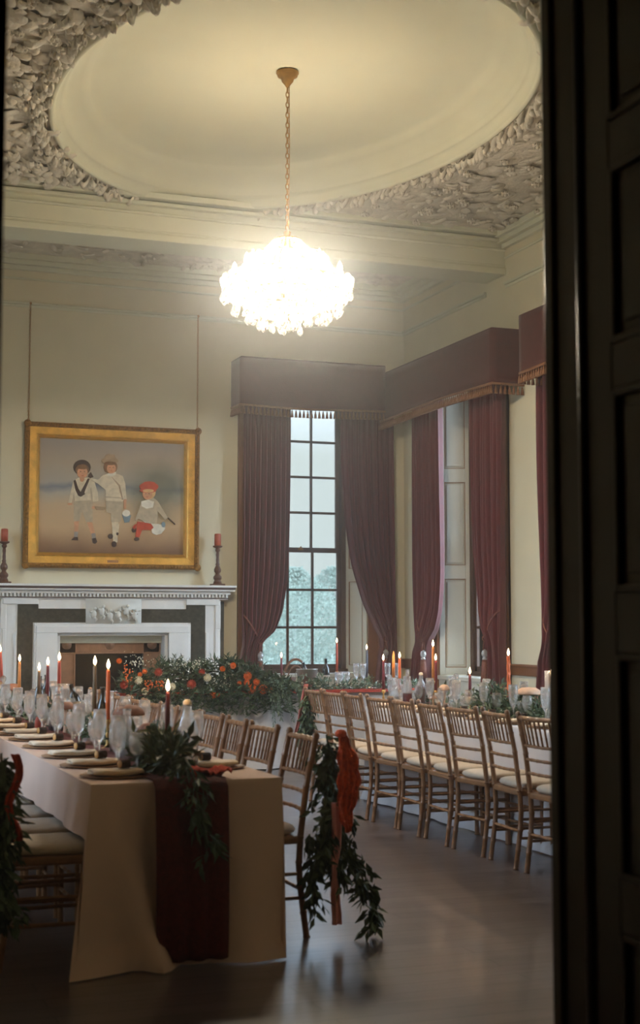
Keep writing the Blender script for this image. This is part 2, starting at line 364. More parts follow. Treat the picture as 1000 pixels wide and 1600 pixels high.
# ceiling with oval recess
EX, EY, EA, EB = 3.475, 10.12, 1.76, 2.57
YB0 = 12.62                                  # front face of back beam
m = MB(); NS = 96
def rect_pt(t, x0, x1, y0, y1, cx, cy):
    dx, dy = math.cos(t), math.sin(t)
    k = min(((x1-cx)/dx if dx > 1e-9 else (x0-cx)/dx if dx < -1e-9 else 1e9), ((y1-cy)/dy if dy > 1e-9 else (y0-cy)/dy if dy < -1e-9 else 1e9))
    return (cx+dx*k, cy+dy*k)
corner_t = [math.atan2(y-EY, x-EX) % (2*PI) for x, y in ((XR, YB0+.1), (XL, YB0+.1), (XL, 6.7), (XR, 6.7))]
ts = sorted(set([2*PI*k/NS for k in range(NS)] + corner_t))
def ell(t, a, b):
    dx, dy = math.cos(t), math.sin(t); k = 1/math.sqrt((dx/a)**2 + (dy/b)**2); return EX+dx*k, EY+dy*k
rows = [[(*rect_pt(t, XL, XR, 6.7, YB0+.1, EX, EY), ZC) for t in ts], [(*ell(t, EA, EB), ZC) for t in ts]]
m.grid(rows, True)
m.bx(XL, XR, 3.2, 6.7, ZC, ZC+.06); m.bx(XL, XR, YB0+.1, YB, ZC, ZC+.06)
struct(m, 'ceiling', RELIEF, smooth=False)
m = MB()                                     # rim mouldings, cove and saucer of the recess
prof = [(.0, 0), (-.0, -.03), (-.025, -.045), (-.045, -.02), (-.05, .03), (-.09, .05), (-.11, .06), (-.12, .10), (-.17, .16), (-.24, .205), (-.31, .235), (-.315, .25), (-.36, .255), (-.37, .262)]
rows = [[(*ell(t, EA+d, EB+d*1.15), ZC+z) for t in [2*PI*k/128 for k in range(128)]] for d, z in prof]
for k in range(1, 9):
    q = 1-k/8; a = (EA-.37)*q+1e-3; b = (EB-.43)*q+1e-3
    rows.append([(*ell(t, a, b), ZC+.262+.02*(1-q*q)) for t in [2*PI*k2/128 for k2 in range(128)]])
m.grid(rows, True); struct(m, 'ceiling_oval_recess', CEIL, smooth=True)
m = MB(); m.bx(XL-.3, XR+.65, 3.0, 15.8, 6.0, 6.2); struct(m, 'ceiling_void_cover', CEIL, smooth=False)
# beams across the room (moulded)
def beam(y0, y1, name):
    mb = MB()
    mb.bx(XL, XR, y0, y1, 5.02, ZC+.02); mb.bx(XL, XR, y0-.025, y1+.025, 4.98, 5.045); mb.bx(XL, XR, y0-.012, y1+.012, 5.06, 5.08)
    mb.bx(XL, XR, y0-.03, y1+.03, 5.22, 5.245); mb.bx(XL, XR, y0-.07, y1+.07, 5.30, 5.335); mb.bx(XL, XR, y0-.11, y1+.11, 5.355, 5.41)
    struct(mb, name, CEIL, smooth=False, bevel=.008)
beam(YB0+.02, 13.02, 'trim_1'); beam(6.3, 6.7, 'trim_2')
# wall cornices
def cornice(name, runs):
    mb = MB()
    for (x0, x1, y0, y1, nx, ny) in runs:
        for d, za, zb in ((.14, 5.34, 5.4), (.10, 5.29, 5.34), (.05, 5.24, 5.29), (.03, 5.14, 5.16), (.035, 4.87, 4.895), (.015, 4.84, 4.87)):
            if ny: mb.bx(x0, x1, min(y0, y0+ny*d), max(y0, y0+ny*d), za, zb)
            else: mb.bx(min(x0, x0+nx*d), max(x0, x0+nx*d), y0, y1, za, zb)
    struct(mb, name, CEIL, smooth=False, bevel=.006)
cornice('trim_3', [(XL, XR, YB, YB, 0, -1)])
cornice('trim_4', [(XR, XR, 3.2, YB0, -1, 0), (XR, XR, 13.05, YB, -1, 0)])
cornice('trim_5', [(XL, XL, 3.2, YB, 1, 0)])
# high-relief plaster: curled acanthus leaves, rosettes and fruit
m = MB(); rr = random.Random(3)
def curl(mb, x, y, a, L, W, h, z0):
    d = Vector((math.cos(a), math.sin(a), 0)); q = Vector((-d.y, d.x, 0)); rows = []
    for i in range(6):
        t = i/5; w = W*math.sin(PI*min(1, .12+t*.88))**.7 if t < 1 else W*.15
        px = Vector((x, y, z0)) + d*L*t*(1-.25*t) + Vector((0, 0, -h*math.sin(PI*t*.75)))
        rows.append([px - q*w + Vector((0, 0, h*.35)), px - q*w*.5 - Vector((0, 0, h*.12)), px, px + q*w*.5 - Vector((0, 0, h*.12)), px + q*w + Vector((0, 0, h*.35))])
    mb.grid(rows)
def inside(x, y, g=0): return ((x-EX)/(EA+g))**2 + ((y-EY)/(EB+g))**2 < 1
cnt = 0
while cnt < 1900:
    x = rr.uniform(XL+.12, XR-.12); y = rr.uniform(7.0, YB0-.12)
    if inside(x, y, .06): continue
    cnt += 1; k = rr.random(); flat = x > 3.3 and y > 8.6     # shallower scrollwork towards the window corner
    if flat and rr.random() < .35: continue
    if k < .72: curl(m, x, y, rr.uniform(0, 2*PI), rr.uniform(.11, .25), rr.uniform(.035, .065), rr.uniform(.03, .075)*(.42 if flat else 1), ZC-.005)
    elif k < .88:
        for j in range(6): curl(m, x, y, j*PI/3, .06, .022, .04, ZC-.01)
        m.ball((x, y, ZC-.045), .02, 6, 4)
    else: m.ball((x, y, ZC+(.012 if flat else -.02)), rr.uniform(.03, .055)*(.8 if flat else 1), 7, 5)
for k in range(240):                          # tight wreath around the oval rim
    t = 2*PI*k/240; x, y = ell(t, EA+rr.uniform(.03, .12), EB+rr.uniform(.03, .12))
    curl(m, x, y, t+PI/2+rr.uniform(-.8, .8), rr.uniform(.09, .15), .03, rr.uniform(.06, .11), ZC-.01)
    if k % 3 == 0: m.ball((x, y, ZC-.05), rr.uniform(.025, .04), 7, 5)
for k in range(330):                          # lower relief in the rear bay
    curl(m, rr.uniform(XL+.2, XR-.2), rr.uniform(13.2, 15.0), rr.uniform(0, 2*PI), rr.uniform(.10, .2), rr.uniform(.02, .04), rr.uniform(.02, .05), ZC-.005)
struct(m, 'trim_6', RELIEF, smooth=True)
# dado rail, baseboards
m = MB(); m.bx(XR-.035, XR, 12.85-.1, 14.3, 1.0, 1.0) if False else None
m = MB()
segs = [(3.2, WYC[2]-.97), (WYC[2]+.97, WYC[1]-.97), (WYC[1]+.97, WYC[0]-.97), (WYC[0]+.97, YB)]
for a, b in segs:
    m.bx(XR-.03, XR, a, b, .95, 1.06); m.bx(XR-.045, XR, a, b, 1.035, 1.055)
m.bx(6.51, XR, YB-.03, YB, .95, 1.06); m.bx(6.51, XR, YB-.045, YB, 1.035, 1.055)
struct(m, 'trim_7', WOOD, smooth=False, bevel=.006)
m = MB(); m.bx(XR-.03, XR, 3.2, YB, 0, .22); m.bx(XR-.045, XR, 3.2, YB, .20, .225); struct(m, 'baseboard_right', PAINTW, smooth=False, bevel=.005)
m = MB(); m.bx(XL, 1.95, YB-.03, YB, 0, .22); m.bx(4.55, XR-.05, YB-.03, YB, 0, .22); struct(m, 'baseboard_back', PAINTW, smooth=False, bevel=.005)
m = MB(); m.bx(XL, XL+.03, 3.2, YB-.04, 0, .22); struct(m, 'baseboard_left', PAINTW, smooth=False, bevel=.005)

# ---- windows; local frame: u along the wall, v into the wall, w up
def window(n, origin, rot, aw=.97):
    W = thing('window_%d' % n, origin); W['kind'] = 'structure'
    W.rotation_euler = (0, 0, rot)
    def part(mb, name, m_, par=W, **k):
        o = mb.build(name, m_, **k); o.parent = par; return o
    h = .50                                    # half glass width
    mb = MB()                                  # box frame
    mb.bx(-h-.10, -h-.0, .30, .44, WZ0+.03, 4.10); mb.bx(h, h+.10, .30, .44, WZ0+.03, 4.10); mb.bx(-h-.1, h+.1, .30, .44, 4.02, 4.11); mb.bx(-h-.1, h+.1, .27, .46, WZ0-.02, WZ0+.06)
    part(mb, 'window_frame', SASH, smooth=False, bevel=.006)
    def sash(z0, z1, rows, v0):
        mb = MB(); t = .045
        mb.bx(-h, -h+t, v0, v0+.04, z0, z1); mb.bx(h-t, h, v0, v0+.04, z0, z1); mb.bx(-h, h, v0, v0+.04, z0, z0+t+.01); mb.bx(-h, h, v0, v0+.04, z1-t, z1)
        for i in (1, 2):
            x = -h+t + (2*h-2*t)*i/3; mb.bx(x-.014, x+.014, v0+.005, v0+.035, z0, z1)
        for j in range(1, rows):
            z = z0+t + (z1-z0-2*t)*j/rows; mb.bx(-h, h, v0+.005, v0+.035, z-.014, z+.014)
        s = part(mb, 'sash', SASH, smooth=False, bevel=.003)
        g = MB(); g.bx(-h+t, h-t, v0+.018, v0+.022, z0+t, z1-t); g = g.build('pane', PANE, smooth=False); g.parent = s
        return s
    s1 = sash(.94, 2.33, 3, .33); sash(2.29, 4.05, 4, .375)
    mb = MB(); mb.bx(-.03, .03, .315, .33, 2.31, 2.335); mb.ball((0, .318, 2.345), .012); part(mb, 'sash_lock', BRASS)
    mb = MB(); mb.bx(-.72, .72, -.03, .30, WZ0-.03, WZ0+.015); part(mb, 'window_sill', PAINTW, smooth=False, bevel=.008)
    for sgn in (-1, 1):                        # splayed shutter cases with three fielded panels
        ax, ay, bx_, by = sgn*.70, .0, sgn*(h+.06), .32
        d = Vector((bx_-ax, by-ay, 0)); L = d.length; d.normalize(); nn = Vector((-d.y, d.x, 0))
        if nn.x*sgn > 0: nn = -nn             # face the opening
        def slab(mb, u0, u1, t0, t1, z0, z1):
            P = [Vector((ax, ay, 0)) + d*u + nn*t for u, t in ((u0, t0), (u1, t0), (u1, t1), (u0, t1))]
            mb.add([(p.x, p.y, z0) for p in P] + [(p.x, p.y, z1) for p in P], [(0,3,2,1),(4,5,6,7),(0,1,5,4),(1,2,6,5),(2,3,7,6),(3,0,4,7)])
        mb = MB(); slab(mb, 0, L, -.03, 0, WZ0+.02, 4.10)
        zz = [(.98, 1.95), (2.10, 3.02), (3.17, 4.02)]
        slab(mb, 0, .06, 0, .014, WZ0+.02, 4.10); slab(mb, L-.06, L, 0, .014, WZ0+.02, 4.10)
        prev = WZ0+.02
        for z0, z1 in zz: slab(mb, .06, L-.06, 0, .014, prev, z0); prev = z1
        slab(mb, .06, L-.06, 0, .014, prev, 4.10)
        for z0, z1 in zz: slab(mb, .085, L-.085, 0, .010, z0+.03, z1-.03)
        sh = part(mb, 'shutter', PAINTW, smooth=False, bevel=.003)
        mb = MB()
        for z0, z1 in zz:
            for (u0, u1, a, b) in ((.06, .067, z0, z1), (L-.067, L-.06, z0, z1), (.06, L-.06, z0, z0+.007), (.06, L-.06, z1-.007, z1)): slab(mb, u0, u1, .0, .012, a, b)
        slab(mb, L-.012, L, 0, .018, WZ0+.02, 4.10)
        g = mb.build('gilt_beading', GILTLINE, smooth=False); g.parent = sh
        mb = MB(); x0, x1 = sorted((sgn*.70, sgn*(aw-.01))); mb.bx(x0, x1, -.03, 0, .0, 4.12)
        x0, x1 = sorted((sgn*(aw-.06), sgn*(aw-.01))); mb.bx(x0, x1, -.05, 0, 0, 4.12); part(mb, 'architrave', WOOD, smooth=False, bevel=.006)
    mb = MB(); mb.bx(-.7, .7, 0, .32, 4.09, 4.12); part(mb, 'window_head', PAINTW, smooth=False)
    mb = MB(); mb.bx(-.70, .70, -.012, 0, .22, WZ0-.03); part(mb, 'apron_panel', PAINTW, smooth=False)
    return W
window(1, (5.54, YB, 0), 0, .88)
for i, yc in enumerate(WYC): window(i+2, (XR, yc, 0), R(-90))
for i, yc in enumerate(LYC): window(i+5, (XL, yc, 0), R(90))

# ---- open door leaf and lining on the right of the doorway
m = MB(); m.bx(DX1, DX1+.05, 3.0, 3.2, 0, DZ); m.bx(DX0-.02, DX0, 3.0, 3.2, 0, DZ); m.bx(DX0, DX1, 3.0, 3.2, DZ-.02, DZ+.02)
m.bx(DX1-.012, DX1+.05, 3.17, 3.215, 0, DZ); m.bx(DX0-.10, DX0, 2.97, 2.998, 0, DZ)
struct(m, 'door_1_frame', DOORW, smooth=False, bevel=.006); bpy.data.objects['door_1_frame'].name = 'trim_8'
D = thing('door_1', (1.845, 2.5, 0)); D['kind'] = 'structure'
FX = 1.81
m = MB(); m.bx(FX+.012, FX+.045, 1.98, 3.0, .01, 3.12)
ys = [(1.98, 2.10), (2.44, 2.54), (2.88, 3.0)]; zr = [(.01, .22), (.72, .84), (1.36, 1.50), (1.98, 2.09), (2.52, 2.63), (2.99, 3.12)]
for a, b in ys: m.bx(FX, FX+.012, a, b, .01, 3.12)
for a, b in zr:
    m.bx(FX, FX+.012, 2.10, 2.44, a, b); m.bx(FX, FX+.012, 2.54, 2.88, a, b)
m.build('door_leaf', DOORW, D, smooth=False, bevel=.004, origin=(1.845, 2.5, 0))
m = MB()
for i in range(2):
    y0, y1 = ys[i][1], ys[i+1][0]
    for j in range(5):
        z0, z1 = zr[j][1], zr[j+1][0]
        for r_, t in ((0, .008), (.035, .003)):
            pass
        m.bx(FX+.003, FX+.012, y0+.045, y1-.045, z0+.045, z1-.045)
        for (a, b, c, d_) in ((y0, y0+.018, z0, z1), (y1-.018, y1, z0, z1), (y0, y1, z0, z0+.018), (y0, y1, z1-.018, z1)): m.bx(FX-.004, FX+.012, a, b, c, d_)
m.build('door_panel', DOORW, D, smooth=False, bevel=.005, origin=(1.845, 2.5, 0))
m = MB(); m.tube([(FX-.002, 3.008, .01), (FX-.002, 3.008, 3.12)], .013, 12); m.build('edge_bead', DOORW, D, origin=(1.845, 2.5, 0))

# =================================================================== OUTDOORS
m = MB(); m.bx(-60, 90, 16.2, 130, -1.3, -1.2); m.bx(7.6, 90, -20, 16.2, -1.3, -1.2); m.bx(-60, -1.7, -20, 16.2, -1.3, -1.2)
o = m.build('lawn', GRASS, smooth=False); o['kind'] = 'structure'; o.name = 'ground_lawn'
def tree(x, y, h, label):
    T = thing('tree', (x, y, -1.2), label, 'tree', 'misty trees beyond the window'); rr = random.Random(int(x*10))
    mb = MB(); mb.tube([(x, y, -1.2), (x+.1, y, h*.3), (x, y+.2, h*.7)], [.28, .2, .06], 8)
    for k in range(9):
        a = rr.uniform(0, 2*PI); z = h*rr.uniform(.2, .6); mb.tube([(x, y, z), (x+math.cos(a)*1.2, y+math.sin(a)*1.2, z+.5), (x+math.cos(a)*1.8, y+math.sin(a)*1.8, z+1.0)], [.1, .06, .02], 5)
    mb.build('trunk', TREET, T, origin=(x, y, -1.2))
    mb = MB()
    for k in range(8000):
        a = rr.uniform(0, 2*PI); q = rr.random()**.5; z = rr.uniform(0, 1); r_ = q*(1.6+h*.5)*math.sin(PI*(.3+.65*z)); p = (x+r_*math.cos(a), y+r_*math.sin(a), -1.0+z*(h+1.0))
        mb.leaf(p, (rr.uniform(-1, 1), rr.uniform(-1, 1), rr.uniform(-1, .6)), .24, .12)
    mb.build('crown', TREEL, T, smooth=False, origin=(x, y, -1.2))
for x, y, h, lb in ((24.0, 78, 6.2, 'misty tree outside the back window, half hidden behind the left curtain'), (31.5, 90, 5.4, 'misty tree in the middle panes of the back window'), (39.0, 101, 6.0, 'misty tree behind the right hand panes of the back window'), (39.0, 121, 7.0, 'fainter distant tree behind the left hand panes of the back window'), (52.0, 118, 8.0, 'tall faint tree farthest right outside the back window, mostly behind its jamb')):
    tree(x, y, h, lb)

# =================================================================== FIREPLACE
fx = 3.25; F = (fx, YB, 0)
FP = thing('fireplace', F, 'white and dark green marble chimneypiece with dentil shelf and bronze insert', 'fireplace')
def fbuild(mb, name, m_, **k): return mb.build(name, m_, FP, origin=F, **k)
def sym(mb, a, b, y0, y1, z0, z1):
    mb.bx(fx+a, fx+b, y0, y1, z0, z1); mb.bx(fx-b, fx-a, y0, y1, z0, z1)
yf = YB-.14
m = MB(); sym(m, .82, 1.19, yf, YB+.02, 0, 1.72); m.bx(fx-.82, fx+.82, yf, YB+.02, 1.42, 1.72)
sym(m, 1.13, 1.17, yf-.012, yf, 0, 1.40); sym(m, 1.02, 1.05, yf-.012, yf, 0, 1.36); sym(m, .80, 1.17, yf-.018, yf, 1.66, 1.72)
sym(m, 1.13, 1.19, yf-.012, yf, 1.40, 1.66)
fbuild(m, 'surround', MARW, smooth=False, bevel=.005)
for sg in (-1, 1):
    def hx(mb, a, b, y0, y1, z0, z1): mb.bx(*sorted((fx+sg*a, fx+sg*b)), y0, y1, z0, z1)
    m = MB(); hx(m, .30, .80, yf-.008, yf+.01, 1.47, 1.615); hx(m, .80, 1.015, yf-.008, yf+.01, 1.47, 1.66); hx(m, .855, 1.015, yf-.008, yf+.01, .18, 1.47)
    fbuild(m, 'green_marble_panel', MARD, smooth=False)
    m = MB(); hx(m, 1.20, 1.255, YB-.06, YB+.01, 0, 1.70); fbuild(m, 'green_marble_pilaster', MARD, smooth=False, bevel=.002)
m = MB()                                       # inner bolection frame
for d, p in ((0, .03), (.02, .045), (.045, .03)):
    a = .845-d; sym(m, .60, a, yf-p, yf, .0, 1.36); m.bx(fx-a, fx+a, yf-p, yf, 1.36, 1.455-d)
sym(m, .565, .62, yf+.002, YB+.10, 0, 1.33); m.bx(fx-.62, fx+.62, yf+.002, YB+.10, 1.33, 1.38)
fbuild(m, 'inner_frame', MARW, smooth=False, bevel=.006)
m = MB(); m.bx(fx-1.27, fx+1.27, yf-.02, YB, 1.72, 1.745); m.bx(fx-1.29, fx+1.29, yf-.05, YB, 1.775, 1.81)
for k in range(64): x = fx-1.27+2.54*(k+.5)/64; m.bx(x-.011, x+.011, yf-.045, yf, 1.742, 1.778)
m.bx(fx-1.26, fx+1.26, yf, YB, 1.74, 1.78); m.bx(fx-1.33, fx+1.33, yf-.09, YB, 1.81, 1.83); m.bx(fx-1.345, fx+1.345, yf-.11, YB, 1.85, 1.875)
fbuild(m, 'mantel_shelf', MARW, smooth=False, bevel=.003)
m = MB(); m.bx(fx-1.335, fx+1.335, yf-.10, YB, 1.83, 1.85); m.bx(fx-1.27, fx+1.27, yf-.023, YB-.01, 1.728, 1.738); fbuild(m, 'violet_inlay', MARV, smooth=False)
m = MB(); m.bx(fx-.30, fx+.30, yf-.02, yf, 1.44, 1.72); rr = random.Random(5)
for k in range(6):                             # carved putti at play: rounded torsos, heads, limbs
    x = fx-.22+.088*k; z = 1.56+.03*math.sin(k*2); m.ball((x, yf-.03, z), .034, 8, 6, (1, .8, 1.3)); m.ball((x+.012, yf-.045, z+.056), .018, 8, 6)
    m.tube([(x, yf-.03, z-.02), (x+.03, yf-.04, z-.06), (x+.01, yf-.035, z-.085)], [.014, .012, .008], 6); m.tube([(x, yf-.03, z+.03), (x-.035, yf-.045, z+.02), (x-.05, yf-.04, z+.05)], [.011, .009, .007], 6)
for k in range(40):
    m.leaf((fx+rr.uniform(-.25, .25), yf-.022, rr.uniform(1.48, 1.60)), (rr.uniform(-1, 1), -.5, rr.uniform(0, 1)), .05, .025)
fbuild(m, 'carved_tablet', MARC, smooth=True)
m = MB(); yi = YB+.03
sym(m, .37, .56, yi, yi+.03, 0, 1.33); m.bx(fx-.56, fx+.56, yi, yi+.03, 1.14, 1.33); sym(m, .37, .385, yi-.01, yi, 0, 1.15); m.bx(fx-.56, fx+.56, yi-.01, yi, 1.135, 1.15); m.bx(fx-.56, fx+.56, yi-.01, yi, 1.315, 1.33)
sym(m, .545, .56, yi-.01, yi, 0, 1.33); sym(m, .365, .375, yi-.01, yi, 1.15, 1.32)
fbuild(m, 'bronze_insert', BRONZE, smooth=False, bevel=.003)
for x in (-.465, 0, .465):
    m = MB()
    for r_, dd in ((.055, .012), (.04, .02), (.022, .028)): m.tube([(fx+x, yi, 1.235), (fx+x, yi-dd, 1.235)], [r_, r_*.92], 20)
    fbuild(m, 'roundel', BRONZE)
m = MB(); sym(m, .36, .37, yi+.03, YB+.60, 0, 1.15); m.bx(fx-.37, fx+.37, YB+.58, YB+.60, 0, 1.15); m.bx(fx-.37, fx+.37, yi+.03, YB+.6, 1.15, 1.17)
fbuild(m, 'firebox', SOOT, smooth=False)
m = MB(); m.bx(fx-.9, fx+.9, yf-.45, yf-.02, 0, .03); fbuild(m, 'hearth_slab', MARW, smooth=False)

# ---- mantel candlesticks with pillar candles
def turned(mb, x, y, z, H, n=20):
    P = [(.062, 0), (.062, .012), (.05, .02), (.042, .045), (.034, .06), (.046, .075), (.046, .10), (.026, .12), (.022, .135), (.038, .155), (.040, .18), (.028, .205), (.018, .225), (.026, .235), (.016, .25), (.019, .28), (.014, .31), (.019, .34), (.014, .37), (.024, .38), (.028, .395), (.02, .41), (.05, .425), (.056, .435), (.052, .44)]
    k = H/.44; mb.lathe([(r, q*k) for r, q in P], (x, y, z), n)
for x, lb in ((fx-1.16, 'turned wooden candlestick on the mantel shelf, left of the painting'), (fx+1.16, 'turned wooden candlestick on the mantel shelf, right of the painting')):
    y = yf+.02; z = 1.875
    T = thing('candlestick', (x, y, z), lb, 'candlestick', 'mantel candlesticks')
    m = MB(); turned(m, x, y, z, .44); m.build('turned_stem', mat('dark_turned_wood', srgb(96, 62, 46), .4, noise=.3, nscale=30) if 'dark_turned_wood' not in MATS else MATS['dark_turned_wood'], T, origin=(x, y, z))
    m = MB(); m.bx(x-.07, x+.07, y-.07, y+.07, z, z+.02); m.build('base', MATS['dark_turned_wood'], T, smooth=False, bevel=.005, origin=(x, y, z))
    C = thing('pillar_candle', (x, y, z+.44), 'thick terracotta pillar candle unlit on the %s mantel candlestick' % ('left' if x < fx else 'right'), 'candle', 'mantel pillar candles')
    m = MB(); m.lathe([(.036, 0), (.037, .06), (.036, .125), (.030, .132), (.02, .126), (.001, .124)], (x, y, z+.44), 20); m.build('wax', WAX['terracotta'], C, origin=(x, y, z+.44))
    m = MB(); m.tube([(x, y, z+.56), (x+.002, y, z+.58)], .0015, 5); m.build('wick', WICK, C, origin=(x, y, z+.44))

# =================================================================== PAINTING
PX0, PX1, PZ0, PZ1 = 2.295, 4.205, 2.05, 3.60
pc = (3.25, YB-.03, 2.83)
PT = thing('painting', pc, 'large gilt framed oil painting of three children on a beach above the mantel', 'painting')
def frame_ring(mb, i0, i1, ya, yb):
    x0, x1, z0, z1 = PX0+i0, PX1-i0, PZ0+i0, PZ1-i0; X0, X1, Z0, Z1 = PX0+i1, PX1-i1, PZ0+i1, PZ1-i1
    o = [(x0, ya, z0), (x1, ya, z0), (x1, ya, z1), (x0, ya, z1)]; n = [(X0, yb, Z0), (X1, yb, Z0), (X1, yb, Z1), (X0, yb, Z1)]
    mb.add(o+n, [(k, (k+1) % 4, (k+1) % 4+4, k+4) for k in range(4)])
m = MB(); yw = YB-.005
for i0, i1, a, b in ((0, 0, yw, yw-.085), (0, .02, yw-.085, yw-.10), (.02, .045, yw-.10, yw-.09), (.045, .05, yw-.09, yw-.07)): frame_ring(m, i0, i1, a, b)
rr = random.Random(9)                          # carved laurel along the outer moulding
def along(n_, horizontal, fixed, a0, a1):
    for k in range(n_):
        q = a0+(a1-a0)*(k+.5)/n_; c = (q, yw-.098, fixed) if horizontal else (fixed, yw-.098, q)
        m.ball(c, .017, 6, 4, (1.2, .6, .8) if horizontal else (.8, .6, 1.2))
for z in (PZ0+.022, PZ1-.022): along(60, True, z, PX0, PX1)
for x in (PX0+.022, PX1-.022): along(48, False, x, PZ0, PZ1)
for x in (PX0+.02, PX1-.02):
    for z in (PZ0+.02, PZ1-.02): m.ball((x, yw-.10, z), .04, 8, 5, (1, .5, 1))
m.build('carved_frame', mat('carved_gilt', srgb(150, 104, 40), .45, metal=.4, noise=.5, nscale=40, bump=1, bscale=60), PT, origin=pc, smooth=False)
m = MB()
for i0, i1, a, b in ((.05, .12, yw-.07, yw-.06), (.12, .135, yw-.06, yw-.066), (.15, .165, yw-.045, yw-.025)): frame_ring(m, i0, i1, a, b)
m.build('gilt_flat', GILT, PT, origin=pc, smooth=False)
m = MB(); frame_ring(m, .135, .15, yw-.066, yw-.045); m.build('bright_slip', GILTB, PT, origin=pc, smooth=False)
m = MB(); m.bx(fx-.06, fx+.06, yw-.072, yw-.066, PZ0+.062, PZ0+.09); m.build('name_plate', BRONZE, PT, origin=pc, smooth=False)
cm = [CANVAS]+[CANV[k] for k in ('skin', 'cream', 'creamd', 'dark', 'hair', 'tan', 'red', 'blond', 'blue', 'grey', 'white')]
ci = {k: i+1 for i, k in enumerate(('skin', 'cream', 'creamd', 'dark', 'hair', 'tan', 'red', 'blond', 'blue', 'grey', 'white'))}
m = MB(); m.cur = 0; m.bx(PX0+.16, PX1-.16, yw-.026, yw-.004, PZ0+.16, PZ1-.16)
def pp(cx, cy):
    px = 90+cx/5; py = 690+cy/5; x = PX0+(px-38)*.00706; z = 3.60-(py-666-.030*(px-170))*.0070; return (x, z)
lay = [0]
def poly(k, pts):
    m.cur = ci[k]; lay[0] += 1; d = yw-.0264-.0003*lay[0]; m.prism([pp(*p) for p in pts], d, yw-.026)
def oval(k, cx, cy, rx, ry, n=16): poly(k, [(cx+rx*math.cos(2*PI*i/n), cy+ry*math.sin(2*PI*i/n)) for i in range(n)])
# first child: sailor blouse and shorts
poly('skin', [(122, 612), (160, 612), (152, 705), (124, 705)]); poly('skin', [(218, 620), (258, 620), (286, 725), (256, 730)])
poly('grey', [(122, 700), (153, 700), (150, 748), (125, 748)]); poly('grey', [(254, 715), (285, 712), (292, 755), (262, 760)])
poly('dark', [(100, 765), (125, 740), (152, 742), (154, 768)]); poly('dark', [(258, 755), (290, 748), (302, 780), (285, 797), (265, 788)])
poly('creamd', [(120, 462), (262, 460), (264, 628), (214, 628), (184, 545), (160, 618), (118, 622)])
poly('cream', [(112, 310), (150, 285), (232, 285), (275, 318), (300, 400), (306, 465), (272, 470), (250, 458), (128, 466), (118, 400), (100, 480), (76, 480), (96, 380)])
poly('creamd', [(240, 370), (252, 360), (264, 465), (250, 462)]); oval('skin', 88, 488, 20, 9); oval('skin', 268, 515, 14, 12)
poly('dark', [(112, 310), (128, 300), (150, 368), (168, 395), (222, 290), (238, 292), (196, 402), (205, 410), (172, 432), (150, 425), (128, 380)])
oval('skin', 178, 295, 18, 22); oval('dark', 176, 205, 68, 60); poly('dark', [(228, 258), (245, 240), (266, 278), (240, 288), (222, 278)]); oval('hair', 178, 222, 52, 42); oval('skin', 180, 245, 40, 46)
oval('dark', 165, 238, 6, 3, 8); oval('dark', 196, 238, 6, 3, 8); oval('red', 181, 270, 9, 3, 8); oval('hair', 178, 206, 42, 14)
# second child: pale suit, straw hat, blue bucket
poly('cream', [(410, 620), (462, 620), (456, 785), (424, 785)]); poly('cream', [(432, 650), (470, 640), (462, 720), (436, 730)]); oval('dark', 402, 738, 20, 20); oval('dark', 430, 800, 20, 24); oval('dark', 455, 720, 10, 12)
poly('creamd', [(366, 460), (496, 462), (486, 600), (476, 628), (408, 630), (402, 560), (366, 550)])
poly('tan', [(275, 505), (360, 512), (358, 535), (290, 532)])
poly('cream', [(340, 262), (395, 250), (440, 250), (492, 270), (512, 330), (524, 455), (500, 458), (490, 470), (362, 462), (360, 380), (300, 330), (240, 300), (250, 288), (300, 300)])
poly('tan', [(398, 272), (410, 280), (470, 340), (498, 455), (486, 455), (460, 350)]); poly('skin', [(500, 450), (524, 450), (520, 525), (504, 525)]); poly('creamd', [(362, 428), (492, 436), (492, 446), (362, 440)])
poly('blue', [(490, 570), (560, 575), (548, 630), (510, 634)]); oval('white', 522, 560, 30, 26); poly('white', [(360, 262), (400, 235), (440, 240), (436, 262), (400, 275)])
oval('hair', 396, 200, 54, 52); oval('skin', 402, 212, 36, 40); oval('tan', 390, 152, 66, 28); poly('tan', [(346, 150), (360, 105), (380, 96), (400, 104), (424, 100), (440, 150)]); oval('hair', 392, 172, 46, 14)
oval('dark', 390, 204, 5, 3, 8); oval('dark', 416, 204, 5, 3, 8); oval('red', 404, 232, 8, 3, 8)
# third child: seated, red bonnet and stockings
poly('white', [(640, 610), (740, 640), (800, 650), (830, 680), (800, 720), (760, 730), (725, 715), (720, 680)]); oval('blue', 815, 650, 16, 22)
poly('red', [(610, 625), (715, 640), (738, 672), (716, 692), (648, 690), (626, 748), (596, 745), (602, 690)]); oval('dark', 606, 762, 20, 14); oval('dark', 584, 690, 18, 20); poly('red', [(606, 640), (590, 690), (570, 670), (590, 650)])
poly('creamd', [(640, 465), (735, 440), (772, 470), (850, 600), (830, 610), (768, 545), (762, 645), (700, 640), (616, 605), (600, 620), (592, 610), (625, 520)])
poly('white', [(638, 470), (690, 455), (740, 470), (730, 515), (680, 525), (640, 505)]); poly('dark', [(846, 598), (852, 592), (912, 646), (906, 652)])
oval('blond', 700, 400, 50, 50); oval('skin', 686, 412, 38, 42); oval('red', 698, 352, 76, 34); oval('red', 690, 382, 66, 20); poly('red', [(640, 340), (660, 316), (700, 310), (740, 318), (766, 345), (700, 365)]); oval('blond', 692, 385, 44, 14)
oval('dark', 672, 408, 5, 3, 8); oval('dark', 698, 408, 5, 3, 8); oval('red', 684, 434, 8, 3, 8)
poly('dark', [(0, 800), (60, 760), (150, 775), (160, 800), (60, 830), (0, 830)]) if False else None
m.build('canvas', cm, PT, origin=pc, smooth=False)
